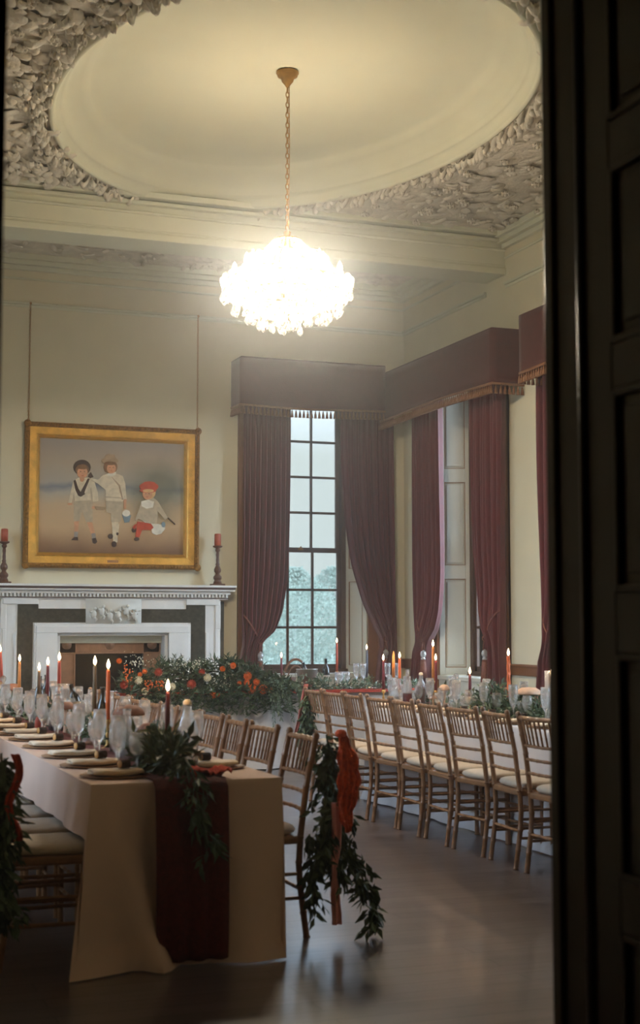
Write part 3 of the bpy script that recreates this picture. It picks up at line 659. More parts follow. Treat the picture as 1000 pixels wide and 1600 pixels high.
for x in (PX0+.04, PX1-.01):                  # picture chains from the rail
    C = MB(); z = PZ1; k = 0
    while z < 4.87:
        a = k % 2; L = .020
        pts = [(x+(math.cos(t)*.008 if a else 0), YB-.02+(0 if a else math.cos(t)*.008), z+L*.62+math.sin(t)*L*.75) for t in [2*PI*i/8 for i in range(9)]]
        C.tube(pts, .0028, 4, cap=False); z += L*1.05; k += 1
    C.ball((x, YB-.03, 4.885), .016, 8, 5)
    tag(C.build('picture_chain', BRASS, origin=(x, YB-.02, 3.6)), 'thin brass chain holding the %s corner of the beach painting' % ('left' if x < fx else 'right'), 'chain', 'picture chains')

# =================================================================== CURTAINS AND PELMETS
def interp(keys, z, i):
    ks = keys
    if z >= ks[0][0]: return ks[0][i]
    for a, b in zip(ks, ks[1:]):
        if a[0] >= z >= b[0]:
            t = (a[0]-z)/(a[0]-b[0]); 
            if len(a) > 3 and a[3] == 'l': pass
            else: t = t*t*(3-2*t) if False else t
            return a[i]+(b[i]-a[i])*t
    return ks[-1][i]
def smooth_keys(keys):                         # Catmull-Rom through the keys
    out = []; K = [keys[0]]+list(keys)+[keys[-1]]
    for i in range(1, len(K)-2):
        p0, p1, p2, p3 = K[i-1], K[i], K[i+1], K[i+2]
        for s in range(6):
            t = s/6
            f = lambda j: .5*((2*p1[j])+(-p0[j]+p2[j])*t+(2*p0[j]-5*p1[j]+4*p2[j]-p3[j])*t*t+(-p0[j]+3*p1[j]-3*p2[j]+p3[j])*t**3)
            out.append((p1[0]+(p2[0]-p1[0])*t, f(1), f(2)))
    out.append(keys[-1][:3]); return out
def curtain(toW, keys, side, label, group, tie_z, seed):
    # keys: (z, u_outer, u_inner); toW(u, depth, z) -> world; depth>0 toward the room
    ks = smooth_keys(keys); rr = random.Random(seed); N = 9; ph = rr.uniform(0, 6)
    base = toW((keys[0][1]+keys[0][2])/2, .13, 0)
    T = thing('curtain', base, label, 'curtain', group)
    rows = []; NU = 150; NZ = 90; z0 = keys[0][0]; z1 = keys[-1][0]
    jit = [rr.uniform(.6, 1.35) for _ in range(N+1)]
    for i in range(NZ+1):
        z = z0+(z1-z0)*i/NZ; a = interp(ks, z, 1); b = interp(ks, z, 2); w = abs(b-a)
        amp = min(.06, max(.034, .034+.035*(.62-w)))
        row = []
        for j in range(NU+1):
            u = j/NU; v = u+.012*math.sin(z*1.7+u*9+ph)*math.sin(PI*u)
            s = math.sin(2*PI*N*v+ph+.35*math.sin(z*1.1+u*5)); q = jit[min(N, int(u*N))]
            d = .12+amp*(math.copysign(abs(s)**.75, s))*(.75+.25*q)+amp*.35*math.sin(2*PI*N*.37*u+z*.8+ph)
            d += .05*math.exp(-((z-tie_z-.12)/.22)**2)*math.sin(PI*u)
            d = max(d, .055)
            row.append(toW(a+(b-a)*u, d, z))
        rows.append(row)
    mb = MB(); mb.grid(rows); mb.build('drape', VELVET, T, origin=base, solid=.006)
    # rope tieback from the architrave round the drape
    a = interp(ks, tie_z, 1); b = interp(ks, tie_z, 2); sg = 1 if b > a else -1
    p0 = (a+.01*sg, .11, tie_z+.30); pts = []
    for t in [k/14 for k in range(15)]:
        u = p0[0]+(b-sg*.03-p0[0])*t; z = p0[2]+(tie_z-p0[2])*t; d = .11+.085*math.sin(PI*min(1, t*1.0))**.5
        pts.append(toW(u, d, z))
    mb = MB()
    for s in (0, PI):                          # two twisted strands
        tw = []
        P = [Vector(p) for p in pts]
        for k in range(57):
            t = k/56*14; i = min(13, int(t)); p = P[i].lerp(P[i+1], t-i); a_ = k*1.1+s
            tw.append(p+Vector((math.cos(a_)*.006, math.cos(a_)*.006, math.sin(a_)*.008)))
        mb.tube(tw, .007, 6)
    rp = mb.build('tieback_rope', ROPE, T, origin=base)
    e = Vector(toW(b-sg*.04, .185, tie_z))
    mb = MB()
    for k in range(2):
        dx = (-1)**k*.012; L = .16+.03*k
        mb.tube([e, e+Vector((dx, 0, -.05)), e+Vector((dx*1.5, 0, -L*.6))], .006, 6)
    for k in range(3): mb.tube([e+Vector((math.cos(t)*.03, -.01, .01+math.sin(t)*.03)) for t in [k*2+i*PI/4 for i in range(6)]], .005, 5)
    mb.build('rope_knot', ROPE, rp, origin=base)
    te = e+Vector((0, 0, -.10))
    mb = MB(); mb.lathe([(.004, 0), (.022, -.012), (.034, -.04), (.030, -.065), (.014, -.08), (.026, -.09), (.022, -.105)], te, 14); mb.build('glass_bead', BEADC, rp, origin=base)
    mb = MB(); mb.lathe([(.020, -.10), (.030, -.13), (.034, -.20), (.040, -.30), (.036, -.302), (.001, -.30)], te, 14, sx=1)
    for k in range(16):
        a_ = 2*PI*k/16; mb.tube([te+Vector((.024*math.cos(a_), .024*math.sin(a_), -.11)), te+Vector((.040*math.cos(a_), .040*math.sin(a_), -.305))], .004, 4)
    mb.build('tassel', ROPE, rp, origin=base)
backW = lambda u, d, z: (u, YB-d, z)
rightW = lambda u, d, z: (XR-d, u, z)
CG = 'burgundy velvet curtains at the tall windows'
curtain(backW, [(3.95, 4.70, 5.25), (3.4, 4.70, 5.25), (2.6, 4.70, 5.24), (2.0, 4.69, 5.22), (1.6, 4.68, 5.16), (1.38, 4.69, 5.07), (1.25, 4.70, 4.93), (1.15, 4.68, 4.90), (.8, 4.62, 4.93), (.4, 4.60, 4.95), (.02, 4.60, 4.95)], 1, 'burgundy velvet curtain tied back left of the bright back window', CG, 1.25, 1)
curtain(backW, [(3.95, 6.53, 5.88), (3.4, 6.53, 5.88), (2.7, 6.53, 5.92), (2.15, 6.53, 6.00), (1.7, 6.53, 6.14), (1.4, 6.53, 6.28), (1.27, 6.53, 6.35), (1.1, 6.54, 6.33), (.7, 6.56, 6.28), (.02, 6.57, 6.26)], -1, 'burgundy velvet curtain tied back right of the bright back window', CG, 1.27, 2)
curtain(rightW, [(3.9, 14.65, 13.93), (3.0, 14.65, 13.93), (2.0, 14.63, 13.92), (1.6, 14.60, 13.98), (1.4, 14.56, 14.08), (1.27, 14.52, 14.24), (1.15, 14.60, 14.28), (.8, 14.68, 14.30), (.02, 14.70, 14.28)], -1, 'burgundy velvet curtain in the room corner, left side of the right wall window', CG, 1.27, 3)
curtain(rightW, [(3.9, 12.47, 13.17), (3.0, 12.50, 13.17), (2.2, 12.52, 13.13), (1.6, 12.52, 13.02), (1.4, 12.52, 12.93), (1.27, 12.54, 12.84), (1.1, 12.54, 12.92), (.7, 12.50, 13.02), (.02, 12.46, 13.06)], 1, 'burgundy velvet curtain nearer the doorway at the shuttered right window', CG, 1.30, 4)
curtain(rightW, [(3.9, 11.80, 10.98), (3.0, 11.80, 10.98), (2.0, 11.76, 10.98), (1.6, 11.74, 11.05), (1.4, 11.72, 11.16), (1.25, 11.70, 11.32), (1.1, 11.80, 11.40), (.7, 11.88, 11.40), (.02, 11.9, 11.38)], -1, 'burgundy velvet curtain beside the dark open door, under the cut-off pelmet', CG, 1.22, 5)
curtain(rightW, [(3.9, 9.4, 10.2), (2.0, 9.42, 10.2), (1.4, 9.45, 9.95), (1.25, 9.48, 9.85), (1.1, 9.45, 9.88), (.02, 9.4, 9.9)], 1, 'burgundy velvet curtain on the right wall hidden behind the open door', CG, 1.25, 6)

tas = [None]
def tassel_proto(par):
    mb = MB(); mb.tube([(0, 0, 0), (0, 0, -.018)], .003, 5); mb.ball((0, 0, -.022), .009, 7, 4)
    mb.lathe([(.006, -.026), (.011, -.036), (.014, -.060), (.016, -.078), (.001, -.078)], (0, 0, 0), 8)
    return mb
def pelmet(corners, label, z0, z1, sag):
    # corners: polyline in plan (x,y), box front follows it
    c0 = corners[0]; base = (c0[0], c0[1], z0)
    T = thing('pelmet', base, label, 'pelmet', 'velvet pelmets over the windows')
    P = [Vector((x, y, 0)) for x, y in corners]
    n = len(P); cen = sum(P, Vector())/n
    # dense outline
    pts = []
    tot = sum((P[i+1]-P[i]).length for i in range(n-1)); acc = 0
    for i in range(n-1):
        L = (P[i+1]-P[i]).length; k = max(2, int(L/.05))
        for j in range(k): pts.append((P[i].lerp(P[i+1], j/k), acc+L*j/k))
        acc += L
    pts.append((P[-1], acc))
    rows = []
    for f in [i/8 for i in range(9)]:
        rows.append([(p.x, p.y, z1-(z1-z0+sag*math.cos(2*PI*s/tot))*f) for p, s in pts])
    mb = MB(); mb.grid(rows); mb.build('valance', VELVET2, T, origin=base, solid=.02)
    mb = MB(); mb.add([(p.x, p.y, z1) for p in P], [tuple(range(n))]) ; mb.build('top_board', VELVET2, T, origin=base, solid=.02, smooth=False)
    mb = MB(); out = []
    def edge(s): return z0-sag*math.cos(2*PI*s/tot)
    mb.tube([(p.x, p.y, z1+.004) for p, s in pts], .012, 6); mb.build('top_piping', VELVET2, T, origin=base)
    mb = MB()
    L2 = [(Vector((p.x, p.y, 0)), s) for p, s in pts]
    # outward direction
    rows = []
    def outw(i):
        a = L2[max(0, i-1)][0]; b = L2[min(len(L2)-1, i+1)][0]; d = (b-a).normalized(); return Vector((-d.y, d.x, 0)) 
    sgn = 1
    mid = L2[len(L2)//2][0]; endm = (P[0]+P[-1])/2
    if outw(len(L2)//2).dot(mid-endm) < 0: sgn = -1
    for dz, dd in ((.012, .010), (.012, .016), (-.008, .018), (-.012, .010)):
        rows.append([tuple(Vector((p.x, p.y, edge(s)+dz))+outw(i)*sgn*dd) for i, (p, s) in enumerate(L2)])
    mb.grid(rows); mb.build('gold_braid', BRAID, T, origin=base)
    k = int(tot/.046); k = min(k, 98)
    first = None
    for j in range(k):
        s = tot*(j+.5)/k; 
        for i in range(len(L2)-1):
            if L2[i][1] <= s <= L2[i+1][1]:
                t = (s-L2[i][1])/(L2[i+1][1]-L2[i][1]); p = L2[i][0].lerp(L2[i+1][0], t)+outw(i)*sgn*.01; break
        if tas[0] is None: tas[0] = tassel_proto(T).build('tassel', BRAID, T)
        o = tas[0] if (j == 0 and 'tas' not in used) else tas[0].copy()
        if j > 0 or 'tas' in used: col.objects.link(o)
        used.add('tas'); o.parent = T; o.scale = (1.15, 1.15, 1.15); o.location = (p.x-base[0], p.y-base[1], edge(s)-.008-base[2])
pelmet([(4.60, YB-.005), (4.60, 14.84), (6.32, 14.84)], 'long burgundy pelmet with tassel fringe above the bright back window', 3.86, 4.39, -.012)
pelmet([(6.36, YB-.01), (6.36, 12.27), (XR-.005, 12.27)], 'burgundy pelmet with gold fringe above the shuttered right wall window', 3.80, 4.33, .012)
pelmet([(XR-.005, 11.70), (6.36, 11.70), (6.36, 9.3), (XR-.005, 9.3)], 'burgundy pelmet at the right wall cut off by the dark door', 3.80, 4.33, .012)

# =================================================================== CHANDELIER
CHX, CHY = 3.475, 10.05; ZT = ZC+.275
CH = thing('chandelier', (CHX, CHY, 4.0), 'large glowing crystal chandelier hanging on a chain from the ceiling oval', 'chandelier')
co = (CHX, CHY, 4.0)
m = MB(); m.lathe([(.085, 0), (.088, -.012), (.075, -.022), (.078, -.035), (.05, -.05), (.045, -.075), (.02, -.105), (.012, -.12), (.001, -.122)], (CHX, CHY, ZT), 24); m.build('ceiling_rose', BRASS, CH, origin=co)
m = MB(); z = ZT-.12; k = 0
while z > 4.42:
    a = k % 2; pts = [(CHX+(math.cos(t)*.012 if a else 0), CHY+(0 if a else math.cos(t)*.012), z-.02+math.sin(t)*.026) for t in [2*PI*i/10 for i in range(11)]]
    m.tube(pts, .0042, 5, cap=False); z -= .040; k += 1
m.tube([(CHX+.014, CHY, ZT-.1), (CHX+.018, CHY, 5.1), (CHX+.01, CHY, 4.4)], .003, 5)
m.build('chain', BRASS, CH, origin=co)
m = MB(); m.lathe([(.001, 4.44), (.03, 4.42), (.02, 4.38), (.05, 4.35), (.02, 4.30), (.03, 4.2), (.05, 4.1), (.02, 4.0), (.03, 3.95), (.001, 3.92)], (CHX, CHY, 0), 16)
def ring(mb, r, z, t=.006): mb.tube([(CHX+r*math.cos(a), CHY+r*math.sin(a), z) for a in [2*PI*i/40 for i in range(41)]], t, 6, cap=False)
for r, z in ((.10, 4.36), (.30, 4.22), (.48, 4.02), (.40, 3.93), (.28, 3.88), (.14, 3.85)): ring(m, r, z)
NB = 16
for k in range(NB):
    a = 2*PI*k/NB; c, s = math.cos(a), math.sin(a); R0 = .40 if k % 2 else .27; zb = 4.03 if k % 2 else 4.10
    m.tube([(CHX+c*.03, CHY+s*.03, 4.05), (CHX+c*R0*.5, CHY+s*R0*.5, 3.94), (CHX+c*R0, CHY+s*R0, zb-.05), (CHX+c*R0, CHY+s*R0, zb)], .007, 6)
    m.lathe([(.006, 0), (.03, .01), (.032, .016)], (CHX+c*R0, CHY+s*R0, zb), 12)
m.build('brass_frame', BRASS, CH, origin=co)
for k in range(NB):
    a = 2*PI*k/NB; c, s = math.cos(a), math.sin(a); R0 = .40 if k % 2 else .27; zb = 4.03 if k % 2 else 4.10
    bx0 = (CHX+c*R0, CHY+s*R0, zb+.015)
    mb = MB(); mb.lathe([(.011, 0), (.011, .05), (.018, .065), (.022, .09), (.016, .12), (.004, .145), (.001, .147)], bx0, 12); mb.build('bulb', BULB, CH, origin=co)
for k in range(6):                              # point lamps for the bulbs, plus added downward spots that spare the dome
    a = 2*PI*(k+.5)/6
    l = bpy.data.lights.new('chandelier_lamp', 'POINT'); l.energy = CHAND*.19; l.color = (1, .88, .68); l.shadow_soft_size = .09
    o = bpy.data.objects.new('chandelier_lamp', l); col.objects.link(o); o.parent = CH; o.location = (math.cos(a)*.30, math.sin(a)*.30, .12)
    l = bpy.data.lights.new('added_down_spot', 'SPOT'); l.energy = CHAND; l.color = (1, .88, .68); l.shadow_soft_size = .06; l.spot_size = R(178); l.spot_blend = .12
    o = bpy.data.objects.new('added_down_spot', l); col.objects.link(o); o.parent = CH; o.location = (math.cos(a)*.34, math.sin(a)*.34, .06)
# crystal drops on the rings: parts; bead strings between rings: stuff part
def drop(L, r): 
    mb = MB(); mb.ball((0, 0, -.01), .007, 6, 4); mb.lathe([(.001, -.016), (r*.55, -.016-L*.25), (r, -.016-L*.62), (r*.7, -.016-L*.85), (.001, -.016-L)], (0, 0, 0), 8); return mb
dp = drop(.07, .020).build('crystal_drop', CRYSDROP, CH, smooth=False); first = True
dp2 = None; cnt = 0; rr = random.Random(2)
for r, z, n_ in ((.49, 4.02, 30), (.41, 3.90, 26), (.30, 3.83, 20), (.18, 3.80, 14), (.07, 3.78, 8)):
    for k in range(n_):
        a = 2*PI*(k+.5*rr.random())/n_; o = dp if first else dp.copy()
        if not first: col.objects.link(o)
        first = False; o.parent = CH; s = rr.uniform(.8, 1.45); o.scale = (s, s, s)
        o.location = (r*math.cos(a), r*math.sin(a), z-4.0-rr.uniform(.0, .05))
m = MB()
def bead_string(p, q, sag, n_, r_=.0085):
    for i in range(n_):
        t = (i+.5)/n_; v = Vector(p).lerp(Vector(q), t); v.z -= sag*math.sin(PI*t); m.ball(v, r_, 6, 4)
def onring(r, a, z): return (CHX+r*math.cos(a), CHY+r*math.sin(a), z)
for k in range(30):
    a = 2*PI*k/30; a2 = 2*PI*(k+1)/30
    bead_string(onring(.10, a, 4.36), onring(.30, a, 4.22), .03, 9); bead_string(onring(.30, a, 4.22), onring(.49, a, 4.02), .045, 13)
    bead_string(onring(.49, a, 4.02), onring(.49, a2, 4.02), .05, 7); bead_string(onring(.49, a, 4.01), onring(.40, a, 3.92), .03, 6)
    bead_string(onring(.40, a, 3.92), onring(.28, a, 3.86), .03, 6); bead_string(onring(.28, a, 3.86), onring(.10, a, 3.80), .05, 8)
    bead_string(onring(.49, a, 4.0), onring(.49, a, 3.92), 0, 4); bead_string(onring(.40, a+.1, 3.92), onring(.40, a+.1, 3.86), 0, 3)
o = m.build('crystal_bead_strings', CRYSTAL, CH, origin=co, smooth=False); o['kind'] = 'stuff'
m = MB()                                        # large plates of cut glass in the upper crown
for k in range(26):
    a = 2*PI*k/26
    for r, z in ((.30, 4.20), (.49, 4.03)):
        c = Vector(onring(r, a, z)); m.ball(c, .026, 8, 5, (1, 1, 1.3))
o = m.build('crystal_ball', CRYSTAL, CH, origin=co, smooth=False); o['kind'] = 'stuff'

# =================================================================== CHAIRS
def bamboo(mb, pts, r, n=8, rings=None):
    pts = [Vector(p) for p in pts]; L = [0]
    for a, b in zip(pts, pts[1:]): L.append(L[-1]+(b-a).length)
    tot = L[-1]; k = rings or max(2, int(tot/.11)); P = []; Rr = []
    def at(s):
        for i in range(len(pts)-1):
            if s <= L[i+1]+1e-9: return pts[i].lerp(pts[i+1], (s-L[i])/(L[i+1]-L[i]))
        return pts[-1]
    for i in range(k):
        s0 = tot*i/k; s1 = tot*(i+1)/k; e = .008
        for s, q in ((s0+1e-4, 1.22), (s0+e, 1.0), (s1-e, 1.0), (s1-1e-4, 1.22)): P.append(at(s)); Rr.append(r*q)
    mb.tube(P, Rr, n)
def make_chair():
    T = thing('chiavari_chair', (0, 0, 0), 'x', 'chair')
    hw, hf = .185, .205; yb, yfr = -.19, .20          # half widths; back / front
    def bp(sx): return [(sx*hw, yb-.03, 0), (sx*hw, yb+.01, .30), (sx*hw, yb, .46), (sx*hw, yb-.03, .70), (sx*hw, yb-.075, .91)]
    for sx in (-1, 1):
        mb = MB(); bamboo(mb, bp(sx), .0155, 8, 8); mb.ball((sx*hw, yb-.076, .915), .019, 8, 4); mb.build('back_post', CHAIRW, T)
    for sx in (-1, 1):
        mb = MB(); bamboo(mb, [(sx*hf*.98, yfr+.005, 0), (sx*hf, yfr, .43)], .0155, 8, 4); mb.build('leg', CHAIRW, T)
    mb = MB(); P = [(-hw-.01, yb-.01), (hw+.01, yb-.01), (hf+.02, yfr+.015), (-hf-.02, yfr+.015)]
    mb.add([(x, y, .425) for x, y in P]+[(x, y, .462) for x, y in P], [(0,3,2,1),(4,5,6,7),(0,1,5,4),(1,2,6,5),(2,3,7,6),(3,0,4,7)])
    mb.build('seat_frame', CHAIRW, T, smooth=False, bevel=.01)
    mb = MB(); rows = []
    for q, z in ((.90, .463), (1.0, .474), (1.02, .486), (.985, .498), (.88, .507), (.5, .513), (.01, .515)):
        row = []
        for k in range(28):
            a = 2*PI*k/28; c, s = math.cos(a), math.sin(a); e = .45
            x = math.copysign(abs(c)**e, c); y = math.copysign(abs(s)**e, s); w = hw+(hf-hw)*(y+1)/2
            row.append((x*w*.97*q, (yb+yfr)/2+y*.195*q, z))
        rows.append(row)
    mb.grid(rows, True); mb.build('cushion', CUSH, T)
    def y_at(z):
        P = bp(1)
        for a, b in zip(P, P[1:]):
            if a[2] <= z <= b[2]: return a[1]+(b[1]-a[1])*(z-a[2])/(b[2]-a[2])
        return P[-1][1]
    def rail(z, r, bow=.018):
        mb = MB(); bamboo(mb, [(-hw+2*hw*t, y_at(z)-bow*math.sin(PI*t), z) for t in [i/8 for i in range(9)]], r, 8, 5); return mb
    rail(.895, .013).build('crest_rail', CHAIRW, T)
    for z in (.735, .655, .575): rail(z, .0095).build('cross_rail', CHAIRW, T)
    mb = MB()
    for k in range(7):
        t = (k+1)/8; x = -hw+2*hw*t; b = .018*math.sin(PI*t); bamboo(mb, [(x*.96, y_at(.735)-b, .735), (x, y_at(.89)-b, .895)], .0062, 6, 3)
    mb.build('back_spindles', CHAIRW, T)
    for z in (.16, .27):
        mb = MB(); bamboo(mb, [(-hf*.98, yfr, z), (hf*.98, yfr, z)], .009, 6, 4); mb.build('stretcher', CHAIRW, T)
        for sx in (-1, 1):
            mb = MB(); bamboo(mb, [(sx*hf*.98, yfr, z+.02), (sx*hw, yb, z+.02)], .009, 6, 4); mb.build('stretcher', CHAIRW, T)
    mb = MB(); bamboo(mb, [(-hw, yb, .22), (hw, yb, .22)], .009, 6, 4); mb.build('stretcher', CHAIRW, T)
    return T
chair = make_chair()
ordn = ['first', 'second', 'third', 'fourth', 'fifth', 'sixth', 'seventh', 'eighth', 'ninth', 'tenth', 'eleventh', 'twelfth']
# right-hand table, near row (seen from behind): chair back foot at x~4.1, facing +x -> rz=-90deg
T2Y = [6.78, 7.26, 7.73, 8.23, 8.68, 9.13, 9.58, 10.05, 10.49, 10.93]
for i, y in enumerate(T2Y):
    if i == 0: lb = 'gilt chiavari chair almost wholly hidden behind the dark open door'
    elif i == 1: lb = 'gilt chair at the long right table, nearest the dark door'
    elif i == 9: lb = 'gilt chiavari chair hung with greenery and ribbon at the far end of the right table'
    else: lb = 'gilt chair on the aisle side of the right table, %s from the dark door' % ordn[i-1]
    place(chair, (4.275, y, 0), R(-90+[0, 3, -4, 4, -3, -2, 3, -3, 2, 0][i]), lb, 'chairs on the aisle side of the right table')
for i, y in enumerate([7.3, 7.9, 8.5, 9.15, 9.75, 10.35, 10.85]):
    place(chair, (5.46, y, 0), R(90), 'gilt chair on the window side of the right table, %s from its far end' % ordn[6-i], 'chairs on the window side of the right table')
LRY = [6.46, 7.03, 7.53, 8.0, 8.47, 8.95, 9.43, 9.92, 10.42, 10.92, 11.4]
for i, y in enumerate(LRY):
    lb = 'gilt chair hung with greenery and orange ribbon at the near end of the left table' if i == 0 else 'gilt chair on the aisle side of the left table, %s behind the garlanded one' % ordn[i-1]
    place(chair, (2.05, y, 0), R(90+[0, 3, -2, 2, 0, -3, 2, 0, 3, -2, 0][i]), lb, 'chairs on the aisle side of the left table')
LLY = [6.27, 6.80, 7.32, 7.88, 8.42, 8.92, 9.42]
for i, y in enumerate(LLY):
    lb = 'dim chiavari chair with dark greenery on its back at the left edge of the photo' if i == 0 else 'ivory seated chair left of the left table, %s behind the dim garlanded one' % ordn[i-1]
    place(chair, (1.07, y, 0), R(-90+[0, 1, -1, 1, 0, -1, 0][i]), lb, 'chairs on the left side of the left table')
# a round-backed wooden chair behind the head table
B = thing('round_back_chair', (5.22, 14.66, 0), 'bentwood chair with round arched back behind the head table at the window', 'chair')
bo = (5.22, 14.66, 0)
m = MB(); m.tube([(5.22+.15*math.cos(a), 14.78, .80+.27*math.sin(a)) for a in [PI*k/16 for k in range(17)]], .014, 8)
m.tube([(5.22+.10*math.cos(a), 14.78, .80+.20*math.sin(a)) for a in [PI*k/16 for k in range(17)]], .008, 8)
for s in (-1, 1): m.tube([(5.22+s*.15, 14.78, .80), (5.22+s*.16, 14.76, .45)], .014, 8)
m.build('arched_back', WOOD, B, origin=bo)
m = MB(); m.lathe([(.001, .43), (.19, .43), (.2, .445), (.19, .46), (.001, .465)], (5.22, 14.62, 0), 24); m.build('seat', WOOD, B, origin=bo)
for sx in (-1, 1):
    for sy in (-1, 1): mm = MB(); mm.tube([(5.22+sx*.19, 14.62+sy*.16, 0), (5.22+sx*.14, 14.62+sy*.12, .43)], [.013, .016], 8); mm.build('leg', WOOD, B, origin=bo)

# =================================================================== TABLES AND CLOTHS
def trestle(x0, x1, y0, y1, label, h=.74):
    o0 = ((x0+x1)/2, (y0+y1)/2, 0); T = thing('trestle_table', o0, label, 'table')
    mb = MB(); mb.bx(x0+.02, x1-.02, y0+.02, y1-.02, h-.03, h); mb.build('tabletop', WOOD, T, origin=o0, smooth=False, bevel=.004)
    long_y = (y1-y0) > (x1-x0)
    for sx in (0, 1):
        for sy in (0, 1):
            x = (x0+.12) if sx == 0 else (x1-.12); y = (y0+.35) if sy == 0 else (y1-.35)
            mb = MB(); mb.tube([(x, y, 0), (x, y, h-.03)], .016, 8); mb.build('leg', BRONZE, T, origin=o0)
    return T
def cloth(x0, x1, y0, y1, zt, hems, name_label, mt, flare=.02, corner=None, seed=0, folds=1.0):
    # hems: bottom z for sides (S front -y, E +x, N +y, W -x)
    rr = random.Random(seed); o0 = ((x0+x1)/2, (y0+y1)/2, 0); per = []
    def side(p, q, hem, nrm, n_):
        for k in range(n_): t = k/n_; per.append((p[0]+(q[0]-p[0])*t, p[1]+(q[1]-p[1])*t, hem, nrm, t, math.hypot(q[0]-p[0], q[1]-p[1])*t))
    n_of = lambda L: max(24, int(L/.045))
    W_, L_ = x1-x0, y1-y0
    side((x0, y0), (x1, y0), hems[0], (0, -1), n_of(W_)); side((x1, y0), (x1, y1), hems[1], (1, 0), n_of(L_))
    side((x1, y1), (x0, y1), hems[2], (0, 1), n_of(W_)); side((x0, y1), (x0, y0), hems[3], (-1, 0), n_of(L_))
    n_ = len(per); rows = []
    cornerpts = [(x0, y0), (x1, y0), (x1, y1), (x0, y1)]
    ph = [rr.uniform(0, 6) for _ in range(6)]
    def cfac(x, y):
        best = (9, None)
        for i, c in enumerate(cornerpts):
            d = math.hypot(x-c[0], y-c[1])
            if d < best[0]: best = (d, i)
        return best
    prof = [0, .006, .03, .1, .2, .35, .5, .65, .8, .9, .96, 1.0]
    hs = []
    for i in range(n_):                        # blend hem heights near corners
        hs.append(per[i][2])
    for i, f in enumerate(prof):
        row = []
        for j, (x, y, hem, nr, t, s) in enumerate(per):
            d, ciX = cfac(x, y); cf = math.exp(-(d/.11)**2)
            z = zt-(zt-hem)*f
            drop_ = zt-z
            wv = folds*(.022*math.sin(s*9+ph[0]+.5*math.sin(s*3))+.009*math.sin(s*23+ph[1])+.010*math.sin(s*5+ph[2]))*(.3+.7*f)
            out = (drop_/.75)*(flare+wv*1.4)+(.004 if f > 0 else 0)
            cx_, cy_ = cornerpts[ciX]; dx = (1 if cx_ == x1 else -1); dy = (1 if cy_ == y1 else -1)
            co_ = corner[ciX] if corner else .07
            px = x+nr[0]*out*(1-cf)+cf*(dx*co_*drop_/.75*.75); py = y+nr[1]*out*(1-cf)+cf*(dy*co_*drop_/.75)
            if hem < .05 and ciX == 0 and nr[1] < 0:   # a second soft ridge running down from the corner
                rf = math.exp(-((d-.04-.24*f)/.07)**2); py -= rf*.14*f; px -= .0
                py += math.exp(-((d-.16-.24*f)/.05)**2)*.03*f
            # valley next to the corner cone
            vf = math.exp(-((d-.20)/.07)**2)*.25*co_*drop_/.75
            px -= nr[0]*vf; py -= nr[1]*vf
            if hem < .05 and f > .93: px += nr[0]*.015+cf*dx*co_*.35*(f-.93)/.07; py += nr[1]*.015+cf*dy*co_*.45*(f-.93)/.07
            row.append((px, py, max(z, hem)))
        rows.append(row)
    mb = MB(); mb.grid(rows, True)
    # top
    nt_ = 8; c = len(mb.v); top = list(range(0, n_)); mb.add([(p[0], p[1], p[2]) for p in rows[0]], [tuple(range(n_))])
    o = mb.build('tablecloth', mt, origin=o0, smooth=True)
    o.modifiers.new('es', 'EDGE_SPLIT').split_angle = R(60)
    return tag(o, name_label, 'tablecloth')
ZT1 = .765
trestle(1.21, 2.03, 5.98, 12.0, 'long trestle table under the ivory cloth on the left')
cloth(1.20, 2.04, 5.96, 12.02, ZT1, (.006, .535, .006, .535), 'ivory tablecloth pooling on the floor at the near end of the left table', LINEN, flare=.035, corner=(.10, .035, .06, .06), seed=1)
trestle(4.52, 5.24, 6.3, 10.98, 'long trestle table under the white cloth on the right, behind the row of chairs')
cloth(4.50, 5.26, 6.28, 11.0, ZT1, (.01, .535, .01, .01), 'white tablecloth of the right table behind the row of gilt chairs', LINENW, flare=.0, corner=(.02,)*4, seed=2, folds=.4)
trestle(3.0, 6.25, 13.72, 14.38, 'head table standing in front of the window and fireplace')
cloth(2.98, 6.27, 13.70, 14.40, ZT1+.01, (.01, .01, .01, .01), 'white tablecloth of the head table in front of the window', LINENW, flare=.03, corner=(.06,)*4, seed=3)
def runner(pts_x, drop_front, name, mt, label, x0, x1, y0, y1, z, hang, wav=.008, zend=.03):
    rr = random.Random(int(x0*100)); rows = []; ys_ = [y1-(y1-y0)*k/60 for k in range(61)]
    path = [(y, z) for y in ys_]
    for k in range(1, 26): 
        q = k/25; path.append((y0-hang-.02*math.sin(q*PI), z-(z-zend)*q))
    for (y, zz) in path:
        row = []
        for j in range(25):
            u = j/24; hangq = (z-zz)/z; x = x0+(x1-x0)*u+(.01*math.sin(y*3))-.012
            dz = abs(wav*math.sin(u*17+y*2))*(1-hangq) ; dy = -hangq*.018*math.sin(u*22+1)-hangq*.03
            row.append((x, y+dy, zz+dz+(.0 if hangq else .002)))
        rows.append(row)
    mb = MB(); mb.grid(rows); o = mb.build(name, mt, origin=((x0+x1)/2, y0, z), solid=.003); return tag(o, label, 'table runner')
runner(None, None, 'table_runner', WINEC, 'dark wine red gauze runner falling over the near end of the left table', 1.48, 1.80, 5.95, 11.9, ZT1+.004, .045)
rr = random.Random(4); m = MB(); rows = []
for i in range(14):
    rows.append([(1.66+.17*i/13, 5.99+.16*j/9+.01*math.sin(i*2), ZT1+.014+.026*abs(math.sin(i*1.3+j*.9))+.008*math.sin(i*.7)) for j in range(10)])
m.grid(rows); o = m.build('gauze_cloth', RUST, origin=(1.72, 6.05, ZT1), solid=.003)
